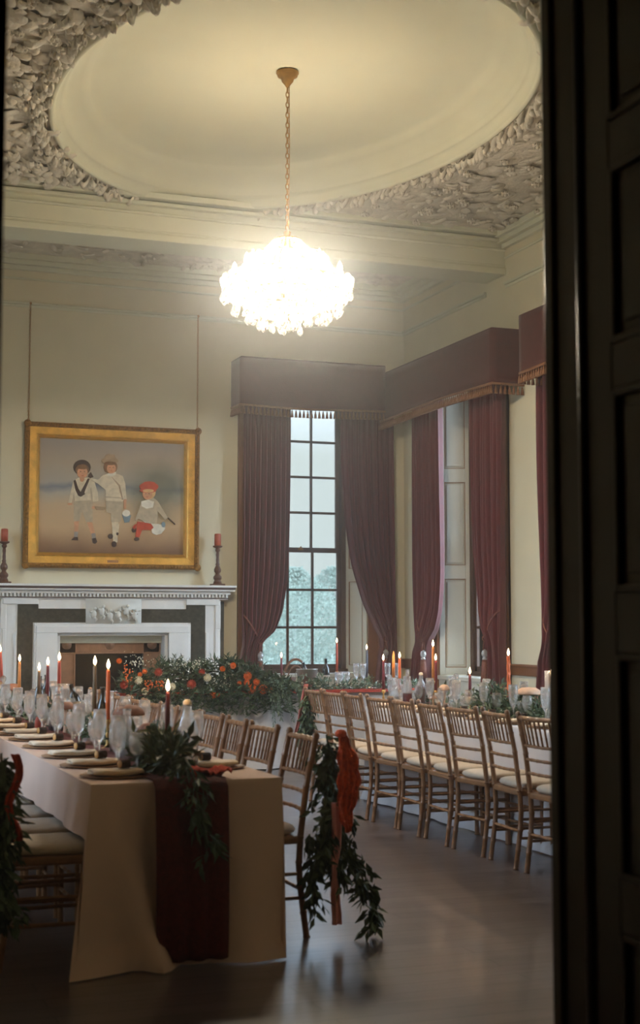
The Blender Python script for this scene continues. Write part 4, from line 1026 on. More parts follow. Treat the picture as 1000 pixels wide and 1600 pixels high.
tag(o, 'crumpled rust gauze bunched beside the tall bottle at the left table end', 'cloth')
m = MB(); m.bx(3.02, 6.23, 13.66, 14.0, ZT1+.0125, ZT1+.0165); m.bx(3.02, 6.23, 13.655, 13.66, ZT1-.012, ZT1+.0165); o = m.build('table_runner', RUST, origin=(4.6, 13.7, ZT1), smooth=False)
tag(o, 'thin rust runner along the front edge of the head table', 'table runner')

# =================================================================== GREENERY
def garland(path, rad, nleaf, label, name='leaf_garland', mt=LEAF, L=(.05, .09), W=.022, droopy=0, spread=1.0, cat='garland', berries=0, seed=0):
    rr = random.Random(seed); P = [Vector(p) for p in path]; base = tuple(P[0]); T = thing(name, base, label, cat)
    mb = MB(); mb.tube(P, .005, 6); mb.build('stem', STEMG, T, origin=base)
    seg = [0]
    for a, b in zip(P, P[1:]): seg.append(seg[-1]+(b-a).length)
    def at(s):
        for i in range(len(P)-1):
            if s <= seg[i+1]: return P[i].lerp(P[i+1], (s-seg[i])/max(1e-6, seg[i+1]-seg[i])), (P[i+1]-P[i]).normalized(), s/seg[-1]
        return P[-1], (P[-1]-P[-2]).normalized(), 1
    mb = MB(); k = 0
    while k < nleaf:
        p, d, t = at(rr.uniform(0, seg[-1])); r_ = rad(t) if callable(rad) else rad
        a = Vector((rr.gauss(0, 1), rr.gauss(0, 1), rr.gauss(0, 1))).normalized(); a = (a+d*.6+Vector((0, 0, -droopy))).normalized()
        q = p+Vector((rr.gauss(0, .5), rr.gauss(0, .5), rr.gauss(0, .4)))*r_
        dirv = a; n_ = rr.randint(3, 6); pos = q
        for i in range(n_):
            pos = pos+dirv*rr.uniform(.012, .022); dirv = (dirv+Vector((0, 0, -droopy*.15))+Vector((rr.gauss(0, .2), rr.gauss(0, .2), rr.gauss(0, .2)))).normalized()
            sd = Vector((rr.gauss(0, 1), rr.gauss(0, 1), rr.gauss(0, 1))).normalized()
            mb.leaf(pos, dirv+sd*.8, rr.uniform(*L), W*rr.uniform(.8, 1.3), up=(rr.gauss(0, 1), rr.gauss(0, 1), 1)); k += 1
    o = mb.build('leaves', mt, T, origin=base, smooth=False); o['kind'] = 'stuff'
    if berries:
        mb = MB()
        for i in range(berries):
            p, d, t = at(rr.uniform(0, seg[-1])); mb.ball(p+Vector((rr.gauss(0, .03), rr.gauss(0, .03), rr.uniform(0, .06))), .006, 5, 4)
        o = mb.build('small_white_flowers', GYP, T, origin=base); o['kind'] = 'stuff'
    return T
zg = ZT1+.03
garland([(1.64+.03*math.sin(y), y, zg) for y in [6.3+.3*i for i in range(19)]], .05, 1500, 'low leafy garland running down the middle of the left table', mt=LEAF, seed=1, berries=40)
garland([(1.56, 6.04, zg+.02), (1.58, 6.12, zg+.06), (1.60, 6.26, zg+.07), (1.56, 6.45, zg+.05)], .05, 620, 'dense bunch of dark greenery around the near candle of the left table', mt=LEAF, seed=2, W=.026, cat='foliage', berries=10)
garland([(1.62, 6.02, zg+.06), (1.62, 5.90, zg+.02), (1.64, 5.82, .62), (1.66, 5.81, .50)], lambda t: .03-.015*t, 150, 'dark leafy strand hanging down the front over the wine red runner', mt=LEAF, seed=3, droopy=.8, cat='foliage')
garland([(4.88+.03*math.sin(y*2), y, zg) for y in [6.6+.3*i for i in range(15)]], .065, 1900, 'leafy garland running down the middle of the right table', mt=LEAF, seed=4, berries=60)
garland([(4.9, 8.75, zg+.03), (4.9, 9.0, zg+.07), (4.88, 9.3, zg+.07), (4.9, 9.6, zg+.05)], .09, 1100, 'thick mound of greenery on the right table below the pale mushroom', mt=LEAF, seed=5, cat='foliage')
garland([(4.72+.1*i, 13.80+.02*math.sin(i), zg+.01) for i in range(16)], .06, 1300, 'silvery green garland along the front edge of the head table', mt=LEAFL, seed=6, berries=120, L=(.04, .07))
# garland tied to chairs
def ribbon(path, w, mt, label, side=Vector((1, 0, 0)), name='ribbon', seed=0):
    rr = random.Random(seed); rows = []
    for i, p in enumerate(path):
        a = .3*math.sin(i*.55+seed); q = Vector((side.x*math.cos(a)-side.y*math.sin(a), side.x*math.sin(a)+side.y*math.cos(a), 0)); ww = w if not hasattr(w, '__call__') else w(i/(len(path)-1))
        rows.append([tuple(Vector(p)+q*ww*(j/6-.5)+Vector((-q.y, q.x, 0))*.010*math.sin(j*1.7+i*.3)) for j in range(7)])
    mb = MB(); mb.grid(rows); o = mb.build(name, mt, origin=path[0], solid=.002); return tag(o, label, 'ribbon')
gx = 2.37
garland([(gx, 6.28, .92), (gx+.01, 6.26, .80), (gx+.0, 6.24, .66), (gx-.01, 6.22, .50), (gx+.0, 6.20, .40), (gx+.02, 6.18, .34)], lambda t: .02+.085*t, 620, 'dark green garland hanging on the near aisle chair of the left table', mt=LEAF, seed=11, droopy=1.2, L=(.05, .085), W=.028)
garland([(gx+.03, 6.22, .50), (gx+.10, 6.18, .36), (gx+.15, 6.15, .22), (gx+.19, 6.12, .10)], lambda t: .055-.02*t, 200, 'leafy sprig trailing low to the right below the hanging chair garland', mt=LEAF, seed=12, droopy=1.5, cat='foliage', L=(.05, .08), W=.026)
garland([(gx-.03, 6.20, .50), (gx-.09, 6.16, .38), (gx-.12, 6.14, .26), (gx-.11, 6.12, .20)], lambda t: .045-.015*t, 140, 'leafy sprig trailing beside the white cloth below the hanging chair garland', mt=LEAF, seed=13, droopy=1.5, cat='foliage', L=(.05, .08), W=.026)
OG = mat('orange_gauze', srgb(238, 92, 42), .8, noise=.35, nscale=40, bump=.8, bscale=120)
rows = []; rr = random.Random(8)
for i in range(34):
    t = i/33; w = .022+.085*math.sin(PI*min(1, t*1.05))**.8*(1+.15*math.sin(i*.9)); cx_ = gx+.03+.018*math.sin(t*5)+.02*t
    rows.append([(cx_+w*(j/22-.5)+.004*math.sin(i*.6+j), 6.16-.07*t+.013*math.sin(j*1.15+.6*math.sin(i*.3))*(.4+t), .935-.44*t+.006*math.sin(j*.9+i)) for j in range(23)])
m = MB(); m.grid(rows); m.lathe([(.001, -.02), (.024, -.012), (.028, .004), (.018, .016), (.001, .02)], (gx+.03, 6.17, .93), 12)
tag(m.build('ribbon', OG, origin=(gx, 6.16, .93), solid=.0015), 'bright orange gauze ribbon knotted on the near aisle chair of the left table', 'ribbon')
ribbon([(gx-.0+.006*math.sin(i*.3), 6.16, .62-.022*i) for i in range(26)], .042, PINKR, 'long dusty pink ribbon tail reaching almost to the floor beside the left table', seed=0)
# far garlanded chair
fxg = 4.02; yg = 11.08
garland([(fxg+.03, yg, .92), (fxg, yg, .78), (fxg-.01, yg, .62), (fxg-.01, yg, .48)], lambda t: .03+.04*t, 520, 'dark green garland hanging on the far chair of the right table', mt=LEAF, seed=21, droopy=1.1, L=(.05, .08), W=.028)
ribbon([(fxg-.005*i, yg+.05, .95-.024*i) for i in range(18)], .035, mat('rose_ribbon', srgb(170, 88, 80), .7), 'thin rose ribbon beside the greenery on the far chair of the right table', seed=2)
# left edge chair
lx = .84
garland([(lx, 6.04, .90), (lx-.0, 6.02, .75), (lx-.0, 6.0, .58), (lx-.01, 5.98, .42), (lx-.01, 5.96, .28)], lambda t: .03+.055*t, 700, 'dark greenery hanging on the dim chair at the left edge of the photo', mt=LEAF, seed=31, droopy=1.0, L=(.05, .09), W=.028)
ribbon([(lx+.045+.02*math.sin(i*.5), 5.97, .90-.022*i) for i in range(17)], .035, RUST, 'orange red ribbon on the dim chair at the left edge of the photo', seed=3)

# big flower arrangement on the head table
A0 = (3.9, 13.85, ZT1+.015); FA = thing('flower_arrangement', A0, 'long arrangement of orange and cream flowers and foliage on the head table', 'flower arrangement')
rr = random.Random(77); m = MB()
def arr_top(x): return .12+.20*math.exp(-((x-4.15)/.38)**2)+.16*math.exp(-((x-3.55)/.25)**2)
for k in range(4200):
    x = rr.uniform(3.05, 4.78); h_ = arr_top(x)*(1.0 if x < 4.5 else .8); a = rr.uniform(-.10, 1)*h_; y = 13.80+rr.gauss(0, .09)-(.08 if a < .03 else 0)
    if rr.random() < .3 and x > 3.2: a = rr.uniform(-.20, .05); y = 13.62+rr.gauss(0, .025)
    m.leaf((x, y, A0[2]+a), (rr.gauss(0, 1), rr.gauss(-.6, .8), rr.gauss(.4, .8)), rr.uniform(.05, .12), rr.uniform(.016, .032), up=(rr.gauss(0, 1), rr.gauss(0, 1), 1))
for k in range(46):                            # upright sprays
    x = rr.uniform(3.1, 4.7); p = Vector((x, 13.82+rr.gauss(0, .05), A0[2]+arr_top(x)*.8)); d = Vector((rr.gauss(0, .5), rr.gauss(-.2, .4), 1)).normalized()
    for i in range(7):
        m.leaf(p, d+Vector((rr.gauss(0, .7), rr.gauss(0, .7), 0)), .05, .014); p = p+d*.02
o = m.build('foliage', LEAF, FA, origin=A0, smooth=False); o['kind'] = 'stuff'
m = MB()                                        # pale cascade at the right front corner
for k in range(22):
    x = rr.uniform(4.42, 4.86); p = Vector((x, 13.62, A0[2]+rr.uniform(-.02, .12))); d = Vector((rr.uniform(.1, .5), -.35, .1))
    for i in range(rr.randint(12, 30)):
        p = p+d.normalized()*.016; d += Vector((rr.gauss(0, .05), .02, -.16)); p.y = min(p.y, 13.635)
        if p.z < .34: break
        for s in (-1, 1): m.leaf(p, d.normalized()+Vector((s*.9, rr.gauss(0, .4), rr.gauss(0, .4))), .034, .014)
o = m.build('trailing_foliage', LEAFL, FA, origin=A0, smooth=False); o['kind'] = 'stuff'
def bloom(mb, c, r, petals=14):
    c = Vector(c)
    for ring_ in range(4):
        n_ = petals-ring_*2; tilt = ring_*.38
        for k in range(n_):
            a = 2*PI*(k+.5*ring_)/n_; d = Vector((math.cos(a)*math.cos(tilt), -.6-math.sin(tilt)*.8, math.sin(a)*math.cos(tilt)))
            mb.leaf(c+Vector((0, -ring_*r*.12, 0)), d, r*(1-.17*ring_), r*.6, up=(0, -1, 0))
    mb.ball(c+Vector((0, -r*.35, 0)), r*.45, 8, 5)
def flower(px, pz, r, mt, name, y=13.60):
    mb = MB(); bloom(mb, (px, y, pz), r); mb.build(name, mt, FA, origin=A0, smooth=False)
def P2(cx, cy, y=13.62):                         # measured spot on the arrangement -> x, z
    px = 200+cx/4; py = 1000+cy/4
    v = Vector((px-500., 2222., 800.-py)); c, s = math.cos(R(4.63)), math.sin(R(4.63)); v = Vector((v.x, v.y*c-v.z*s, v.y*s+v.z*c))
    c, s = math.cos(R(20.42)), math.sin(R(20.42)); v = Vector((v.x*c+v.y*s, -v.x*s+v.y*c, v.z)); t = y/v.y; return v.x*t, v.z*t+1.42
for cx, cy, r, mt, nm in ((60, 250, .05, FWH, 'cream_rose'), (490, 235, .05, FWH, 'cream_rose'), (270, 290, .045, FWH, 'cream_rose'), (100, 320, .045, FWH, 'cream_rose'), (100, 195, .032, FOR, 'orange_ranunculus'), (70, 215, .030, FOR, 'orange_ranunculus'), (185, 200, .05, FRU, 'rust_rose'), (455, 200, .042, FRU, 'rust_rose'), (585, 180, .036, FOR, 'orange_ranunculus'), (390, 275, .058, FRU, 'rust_dahlia'), (740, 225, .055, FOR, 'orange_orchid'), (795, 262, .045, FOR, 'orange_orchid'), (735, 265, .04, FOR, 'orange_orchid'), (770, 300, .055, FOR, 'orange_orchid'), (835, 308, .06, FOR, 'orange_orchid'), (890, 312, .035, FOR, 'orange_orchid'), (690, 270, .03, FOR, 'orange_orchid'), (530, 335, .03, FOR, 'orange_ranunculus'), (-60, 130, .035, FOR, 'orange_ranunculus'), (650, 160, .04, FOR, 'orange_ranunculus'), (20, 300, .035, FRU, 'rust_rose'), (-30, 280, .05, FRU, 'rust_rose')):
    x, z = P2(cx, cy); flower(x, z, r, mt, nm)
m = MB()
for k in range(70):
    x, z = P2(rr.uniform(100, 220), rr.uniform(255, 315)); m.ball((x, 13.59+rr.gauss(0, .012), z), .0085, 6, 4)
for k in range(16):
    x, z = P2(rr.uniform(510, 570), rr.uniform(315, 360)); m.ball((x, 13.60, z), .010, 6, 4)
for k in range(30):
    x, z = P2(rr.uniform(-40, 30), rr.uniform(150, 260)); m.ball((x, 13.59, z), .009, 6, 4)
o = m.build('orange_berries', FBE, FA, origin=A0); o['kind'] = 'stuff'
m = MB()
for k in range(260):
    cx = rr.choice([60, 60, 400, 430, 590, 340]); x, z = P2(cx+rr.gauss(0, 38), (135 if cx < 300 else 150 if cx < 500 else 290)+rr.gauss(0, 22)); m.ball((x, 13.66+rr.gauss(0, .02), z), .0055, 5, 3)
o = m.build('white_filler_flowers', GYP, FA, origin=A0); o['kind'] = 'stuff'

# =================================================================== TABLEWARE
def glass_thing(name, prof, mt, cat, extra=None):
    T = thing(name, (0, 0, 0), 'x', cat); mb = MB(); mb.lathe(prof, (0, 0, 0), 16, cap=False); mb.build('glass', mt, T)
    if extra:
        en, ep, em = extra; mb = MB(); mb.lathe(ep, (0, 0, 0), 14); mb.build(en, em, T)
    return T
flute = glass_thing('champagne_flute', [(.001, .0), (.030, .001), (.032, .003), (.008, .008), (.0035, .02), (.0035, .075), (.009, .085), (.019, .105), (.026, .14), (.028, .18), (.026, .215), (.0245, .215), (.0265, .18), (.0245, .14), (.017, .107), (.001, .095)], GLASS, 'glass')
wineg = glass_thing('wine_glass', [(.001, 0), (.033, .001), (.034, .003), (.008, .008), (.004, .02), (.004, .075), (.013, .082), (.029, .10), (.036, .13), (.034, .16), (.029, .185), (.0275, .185), (.0325, .16), (.0345, .13), (.027, .102), (.001, .088)], GLASS, 'glass')
gobl = glass_thing('water_goblet', [(.001, 0), (.030, .001), (.030, .004), (.008, .012), (.007, .035), (.02, .045), (.034, .07), (.038, .11), (.037, .14), (.0355, .14), (.0365, .11), (.032, .072), (.001, .05)], GLASS, 'glass')
tumb = glass_thing('tumbler', [(.001, 0), (.030, .0), (.032, .004), (.036, .10), (.0345, .10), (.030, .008), (.001, .008)], GLASS, 'glass')
votive = glass_thing('votive_holder', [(.001, 0), (.026, 0), (.030, .01), (.030, .05), (.0285, .05), (.0285, .012), (.001, .008)], GLASS, 'candle holder', ('amber_wax', [(.001, .012), (.026, .012), (.026, .026), (.001, .026)], WAX['amber']))
def mk_log():
    T = thing('log_card_holder', (0, 0, 0), 'x', 'place card holder'); mb = MB(); mb.tube([(-.024, 0, .019), (.024, 0, .019)], .019, 14, cap=False); mb.build('bark', BARK, T)
    mb = MB(); mb.tube([(-.0245, 0, .019), (.0245, 0, .019)], .0175, 14); mb.build('cut_wood', CUTW, T); return T
log = mk_log()
def mk_plate():
    T = thing('place_setting', (0, 0, 0), 'x', 'plate'); T.name = 'dinner_plate'
    mb = MB(); mb.lathe([(.001, 0), (.10, .0), (.155, .006), (.157, .010), (.10, .006), (.001, .006)], (0, 0, 0), 32); mb.build('woven_charger', CHARG, T)
    mb = MB(); mb.lathe([(.001, .007), (.08, .007), (.125, .018), (.127, .021), (.08, .012), (.001, .012)], (0, 0, 0), 32); mb.build('plate_disc', PLATE, T); return T
plate = mk_plate()
def mk_napkin():
    mb = MB(); rows = []
    for i in range(9):
        rows.append([(-.075+.15*j/6, -.11+.22*i/8, .014+.006*math.sin(PI*j/6)+.002*math.sin(i*1.3+j)) for j in range(7)])
    mb.grid(rows); return tag(mb.build('napkin', NAPK, solid=.012), 'x', 'napkin')
napkin = mk_napkin()
def mk_knife():
    mb = MB(); mb.add([(-.006, -.1, .001), (.006, -.1, .001), (.008, .02, .001), (.004, .1, .001), (-.004, .1, .001), (-.006, -.1, .005), (.006, -.1, .005), (.007, .02, .004), (.003, .1, .003), (-.003, .1, .003)], [(0,4,3,2,1),(5,6,7,8,9),(0,1,6,5),(1,2,7,6),(2,3,8,7),(3,4,9,8),(4,0,5,9)])
    return tag(mb.build('gold_knife', GOLDC, smooth=False), 'x', 'cutlery')
knife = mk_knife()
def setting(tbl, i, xc, y, out, xg, nth, side):
    # out: +1 if the diner sits on the +x side
    w = '%s, %s from the near end' % (side, nth)
    rz = R(90)
    place(plate, (xc, y, ZT1+.001), 0, 'cream plate on a woven charger, '+w, 'plates on the %s table' % tbl)
    place(napkin, (xc-out*.0, y, ZT1+.010), rz, 'folded cream napkin lying on a plate, '+w, 'napkins on the %s table' % tbl)
    place(log, (xc-out*.035, y-.01, ZT1+.0365), R(20 if tbl == 'left' else 160), 'little bark covered log card holder, '+w, 'log card holders on the %s table' % tbl)
    place(knife, (xc+.0, y+.185, ZT1+.001), R(90), 'gold knife right of the plate, '+w, 'gold knives on the %s table' % tbl)
    place(flute, (xg+out*.075, y+.15, ZT1), 0, 'champagne flute at '+w, 'champagne flutes on the %s table' % tbl, sc=1.2)
    place(wineg, (xg+out*.01, y+.07, ZT1), 0, 'stemmed wine glass at '+w, 'wine glasses on the %s table' % tbl)
    place(gobl, (xg-out*.03, y+.21, ZT1), 0, 'short stemmed water goblet at '+w, 'water goblets on the %s table' % tbl)
for i, y in enumerate([6.24, 6.74, 7.26, 7.88, 8.42, 8.88, 9.38, 9.95, 10.5, 11.0, 11.5]):
    setting('left', i, 1.385-.02, y, -1, 1.50 if i else 1.485, ordn[i], 'left table left side')
for i, y in enumerate([6.46, 7.03, 7.53, 8.0, 8.47, 8.95, 9.43, 9.92, 10.42, 10.92]):
    setting('left', i, 1.865, y, 1, 1.76, ordn[i], 'left table aisle side')
for i, y in enumerate([7.26, 7.73, 8.23, 8.68, 9.13, 9.58, 10.05, 10.49, 10.82]):
    setting('right', i, 4.665, y, -1, 4.79, ordn[i], 'right table aisle side')
for i, y in enumerate([7.3, 7.9, 8.5, 9.15, 9.75, 10.35]):
    setting('right', i, 5.09, y, 1, 4.98, ordn[i], 'right table window side')

# candles
def flame_mesh(): 
    mb = MB(); mb.lathe([(.001, 0), (.0055, .006), (.0085, .016), (.0075, .028), (.004, .040), (.0005, .052)], (0, 0, 0), 10); return mb
def candle(x, y, zb, colr, H, lit, label, holder, hl=None, twist=False, hold_h=.14, group=None, lean=0):
    z = zb
    if holder:
        S = thing('candlestick', (x, y, z), hl, 'candlestick')
        mb = MB()
        if holder == 'brass': P = [(.001, 0), (.042, 0), (.044, .006), (.02, .014), (.008, .03), (.006, .06), (.012, .075), (.006, .09), (.007, hold_h-.03), (.014, hold_h-.022), (.016, hold_h), (.011, hold_h), (.001, hold_h-.004)]; mm = BRASS
        else: P = [(.001, 0), (.038, 0), (.036, .01), (.012, .03), (.012, .05), (.03, .07), (.012, .09), (.014, hold_h-.025), (.024, hold_h-.01), (.022, hold_h), (.011, hold_h), (.001, hold_h-.006)]; mm = GLASS
        mb.lathe(P, (x, y, z), 16); mb.build('holder_body', mm, S, origin=(x, y, z)); z += hold_h-.003
    C = thing('taper_candle', (x, y, z), label, 'candle', group); o0 = (x, y, z)
    mb = MB(); r0 = .0125
    if twist:
        rows = []
        for i in range(60):
            t = i/59; rows.append([(x+(r0*(1-.15*t)+.0028*math.sin(3*a+t*26))*math.cos(a), y+(r0*(1-.15*t)+.0028*math.sin(3*a+t*26))*math.sin(a), z+H*t) for a in [2*PI*k/18 for k in range(18)]])
        mb.grid(rows, True); mb.lathe([(r0*.85, H), (.001, H+.002)], (x, y, z), 18)
    else:
        mb.lathe([(.001, 0), (r0, 0), (r0*.96, H*.5), (r0*.82, H-.01), (r0*.6, H), (.001, H-.002)] if lit else [(.001, 0), (r0, 0), (r0*.96, H*.5), (r0*.8, H-.04), (r0*.4, H-.008), (.001, H)], (x, y, z), 14)
    mb.build('wax', WAX[colr], C, origin=o0)
    mb = MB(); mb.tube([(x, y, z+H-.004), (x+.001, y, z+H+.012)], .0012, 5); wk = mb.build('wick', WICK, C, origin=o0)
    if lit:
        mb = flame_mesh(); o = mb.build('flame', FLAME, wk); o.location = (0, 0, H+.004); o.scale = (1.1, 1.1, 1.0)
        l = bpy.data.lights.new('candle_light', 'POINT'); l.energy = .9; l.color = (1, .56, .28); l.shadow_soft_size = .012
        q = bpy.data.objects.new('candle_light', l); col.objects.link(q); q.parent = C; q.location = (0, 0, H+.03)
    if lean: C.rotation_euler = (0, lean, 0)
zt = ZT1+.001
LT = [  # x, y, colour, height, holder height
 (1.62, 6.33, 'burgundy', .235, .15, 'dark red lit taper at the near end of the left table'),
 (1.62, 7.62, 'orange', .27, .18, 'tall orange lit taper, first behind the dark red one on the left table'),
 (1.63, 8.03, 'olive', .26, .20, 'olive brown lit taper left of the tall orange one on the left table'),
 (1.64, 9.22, 'rust', .24, .22, 'rust red lit taper in front of the fireplace surround, left table'),
 (1.65, 9.71, 'burgundy', .21, .21, 'dark plum lit taper, right one of a close pair on the left table'),
 (1.61, 9.82, 'olive', .18, .20, 'thin dark lit taper, left one of a close pair on the left table'),
 (1.62, 10.77, 'amber', .22, .20, 'amber lit taper near the far left of the left table'),
 (1.60, 11.55, 'rust', .24, .24, 'slightly leaning rust lit taper at the left edge of the photo')]
for x, y, c, H, hh, lb in LT: candle(x, y, zt, c, H, True, lb, 'brass', 'slim brass candlestick under the '+lb.split(' lit')[0]+' taper on the left table', hold_h=hh-.02, group='tapers on the left table', lean=(-.06 if y > 11.5 else 0))
RT = [
 (4.84, 9.13, 'orange', .30, .17, 'twisted orange lit taper, tallest on the near half of the right table', True, 'brass', True),
 (4.84, 9.75, 'burgundy', .17, .15, 'short burgundy lit taper in front of the window shutter on the right table', True, 'brass', False),
 (4.86, 10.40, 'burgundy', .24, .17, 'burgundy lit taper before the corner curtain, right table, right one of two', True, 'brass', False),
 (4.80, 10.32, 'amber', .27, .25, 'amber lit taper before the corner curtain, left one of two and higher', True, 'brass', False),
 (4.72, 10.80, 'orange', .26, .16, 'orange lit taper at the far part of the right table by the small bottle', True, 'brass', False),
 (4.70, 10.88, 'amber', .22, .26, 'unlit amber taper standing in a glass holder at the far end of the right table', False, 'glass', False),
 (4.60, 10.86, 'burgundy', .24, .16, 'dark pink red lit taper at the far end of the right table', True, 'brass', False)]
for (x, y, c, H, hh, lb, lit, ho, tw), nick in zip(RT, ('twisted orange taper', 'short burgundy taper before the shutter', 'burgundy taper before the corner curtain', 'higher amber taper before the corner curtain', 'orange taper by the small bottle', 'unlit amber taper', 'pink red taper at the far end of the right table')): candle(x, y, zt, c, H, lit, lb, ho, ('clear glass candlestick ' if ho == 'glass' else 'slim brass candlestick ')+'under the '+nick, twist=tw, hold_h=hh-.02, group='tapers on the right table')
HT = [(4.82, 14.1, 'burgundy', .26, .08, 'dark red lit taper on the head table left of the ice bucket', True), (5.44, 14.1, 'rust', .30, .19, 'rust lit taper on the head table at the right edge of the window glass', True), (5.76, 14.05, 'navy', .30, .12, 'dark blue lit taper on the head table in front of the shutter', True)]
for x, y, c, H, hh, lb, lit in HT: candle(x, y, zt+.01, c, H, lit, lb, 'brass', 'slim brass candlestick on the head table under the '+lb.split(' lit')[0]+' taper', hold_h=hh-.01, group='tapers on the head table')
# hurricane glass with candle, near the dark door
x, y = 4.84, 8.52
H_ = thing('hurricane_glass', (x, y, zt), 'tall clear cylinder vase around a candle on the right table beside the dark door', 'vase')
m = MB(); m.lathe([(.001, 0), (.045, 0), (.045, .36), (.0425, .36), (.0425, .008), (.001, .008)], (x, y, zt), 24, cap=False); m.build('glass', GLASS, H_, origin=(x, y, zt))
candle(x, y, zt+.009, 'burgundy', .31, True, 'burgundy lit taper standing inside the tall cylinder vase by the dark door', None, group='tapers on the right table')

# bottles and decanters
def bottle(name, x, y, z, prof, mt, label, cat='bottle', fill=None, stopper=None, cap=None):
    T = thing(name, (x, y, z), label, cat); o0 = (x, y, z)
    mb = MB(); mb.lathe(prof, o0, 20, cap=(mt is DARKG)); mb.build('glass_body', mt, T, origin=o0)
    if fill: mb = MB(); mb.lathe(fill[0], o0, 18); mb.build('liquid', fill[1], T, origin=o0)
    if stopper: mb = MB(); mb.lathe(stopper[0], o0, 14); mb.build('stopper', stopper[1], T, origin=o0)
    return T
WB = [(.001, 0), (.036, 0), (.038, .01), (.038, .19), (.03, .22), (.015, .245), (.0135, .30), (.0155, .302), (.0155, .312), (.012, .312), (.001, .31)]
DEC = [(.001, 0), (.045, 0), (.062, .02), (.066, .06), (.055, .11), (.03, .145), (.016, .17), (.014, .22), (.022, .235), (.020, .236), (.012, .22), (.013, .17), (.028, .143), (.05, .108), (.062, .06), (.056, .02), (.001, .006)]
SW = [(.001, 0), (.038, 0), (.042, .01), (.042, .16), (.032, .20), (.018, .225), (.016, .26), (.018, .265), (.016, .267), (.014, .26), (.016, .225), (.03, .198), (.039, .16), (.039, .012), (.001, .008)]
CAR = [(.001, 0), (.05, 0), (.056, .015), (.056, .14), (.045, .17), (.022, .19), (.019, .24), (.024, .25), (.0215, .25), (.017, .24), (.02, .19), (.042, .168), (.053, .14), (.053, .017), (.001, .008)]
STOP = ([(.012, .225), (.014, .24), (.008, .25), (.02, .27), (.022, .285), (.010, .30), (.001, .302)], GLASS)
SWST = ([(.013, .262), (.017, .268), (.017, .28), (.008, .288), (.001, .289)], PAPER)
# left table
bottle('swing_top_bottle', 1.73, 6.40, zt, [(r*1.25, q*1.12) for r, q in SW], GLASS, 'tall clear bottle at the near end of the left table beside the candle', stopper=([(r*1.2, q*1.12) for r, q in SWST[0]], PAPER))
bottle('wine_bottle', 1.70, 8.15, zt, WB, DARKG, 'dark wine bottle near the mushrooms on the left table')
bottle('wine_bottle', 1.66, 10.1, zt, WB, DARKG, 'dark wine bottle left of the plum candle on the left table')
bottle('wine_bottle', 1.75, 10.35, zt, WB, DARKG, 'second dark wine bottle behind the plum candle on the left table')
bottle('decanter', 1.60, 9.0, zt, DEC, GLASS, 'stoppered ships decanter of red wine in the middle of the left table', 'decanter', ([(.001, .008), (.054, .022), (.06, .06), (.052, .10), (.001, .10)], REDW), STOP)
bottle('decanter', 1.48, 10.6, zt, DEC, GLASS, 'clear stoppered decanter at the left edge on the left table', 'decanter', None, STOP)
bottle('carafe', 1.63, 7.35, zt, CAR, GLASS, 'clear water carafe in the left table middle before the orange candle', 'carafe', ([(.001, .009), (.052, .018), (.052, .12), (.001, .12)], WATER))
bottle('carafe', 1.58, 6.98, zt, CAR, GLASS, 'clear water carafe second from the near end on the left table', 'carafe')
bottle('carafe', 1.70, 8.6, zt, CAR, GLASS, 'clear carafe between wine bottle and decanter on the left table', 'carafe')
bottle('sauce_bottle', 1.50, 9.12, zt, [(r*.6, q*.42) for r, q in SW], WAX['rust'], 'tiny red favour bottle beside a log holder on the left table')
# right table
bottle('swing_top_bottle', 4.83, 10.62, zt, SW, GLASS, 'clear swing top bottle of dark liquid in front of the corner curtain', fill=([(.001, .009), (.038, .012), (.038, .15), (.03, .18), (.001, .18)], REDW), stopper=SWST)
bottle('demijohn', 4.66, 10.70, zt, [(r*1.35, q*.95) for r, q in CAR], GLASS, 'wide clear glass jug at the far end of the right table', 'jug')
bottle('decanter', 4.82, 9.95, zt, DEC, GLASS, 'clear round decanter in front of the window shutter, right table', 'decanter', None, STOP)
bottle('wine_bottle', 4.70, 10.60, zt, WB, GLASS, 'clear long necked bottle before the orange candles, right table', fill=([(.001, .008), (.034, .012), (.034, .12), (.001, .12)], REDW))
bottle('sauce_bottle', 4.93, 8.9, zt, [(r*.6, q*.5) for r, q in SW], GLASS, 'small clear bottle behind the big goblets near the dark door')
# head table
bottle('wine_bottle', 5.27, 13.98, zt+.016, [(r*1.05, q*1.0) for r, q in WB], DARKG, 'dark wine bottle with white label right of the ice bucket on the head table')
m = MB(); m.lathe([(.0405, .05), (.0408, .14)], (5.27, 13.98, zt+.016), 20, cap=False); wb = bpy.data.objects
lab = m.build('paper_label', LABEL, [o for o in bpy.data.objects if o.get('label', '').startswith('dark wine bottle with white label')][0], origin=(5.27, 13.98, zt+.016))
for (x, y, z, lb, bl) in ((5.06, 13.98, zt+.016, 'galvanised ice bucket on the head table in front of the window', 'champagne bottle leaning in the ice bucket on the head table'), (1.82, 9.55, zt, 'silver ice bucket on the left table in front of the fireplace', 'champagne bottle leaning in the ice bucket on the left table')):
    T = thing('ice_bucket', (x, y, z), lb, 'ice bucket'); s = 1.0 if x > 3 else .8
    m = MB(); m.lathe([(.001, 0), (.085*s, 0), (.112*s, .20*s), (.116*s, .205*s), (.108*s, .205*s), (.082*s, .01), (.001, .01)], (x, y, z), 28, cap=False); m.build('bucket', TIN, T, origin=(x, y, z))
    m = MB()
    for sg in (-1, 1): m.tube([(x+sg*(.108*s+.022*math.sin(t)), y, z+.15*s+.03*math.cos(t)) for t in [PI*k/8 for k in range(9)]], .004, 6)
    m.build('handle', TIN, T, origin=(x, y, z))
    b = bottle('champagne_bottle', x+.0, y, z+.02, [(r, q*.85) for r, q in WB], DARKG, bl); b.rotation_euler = (0, R(-16), 0); b.location.x += .03
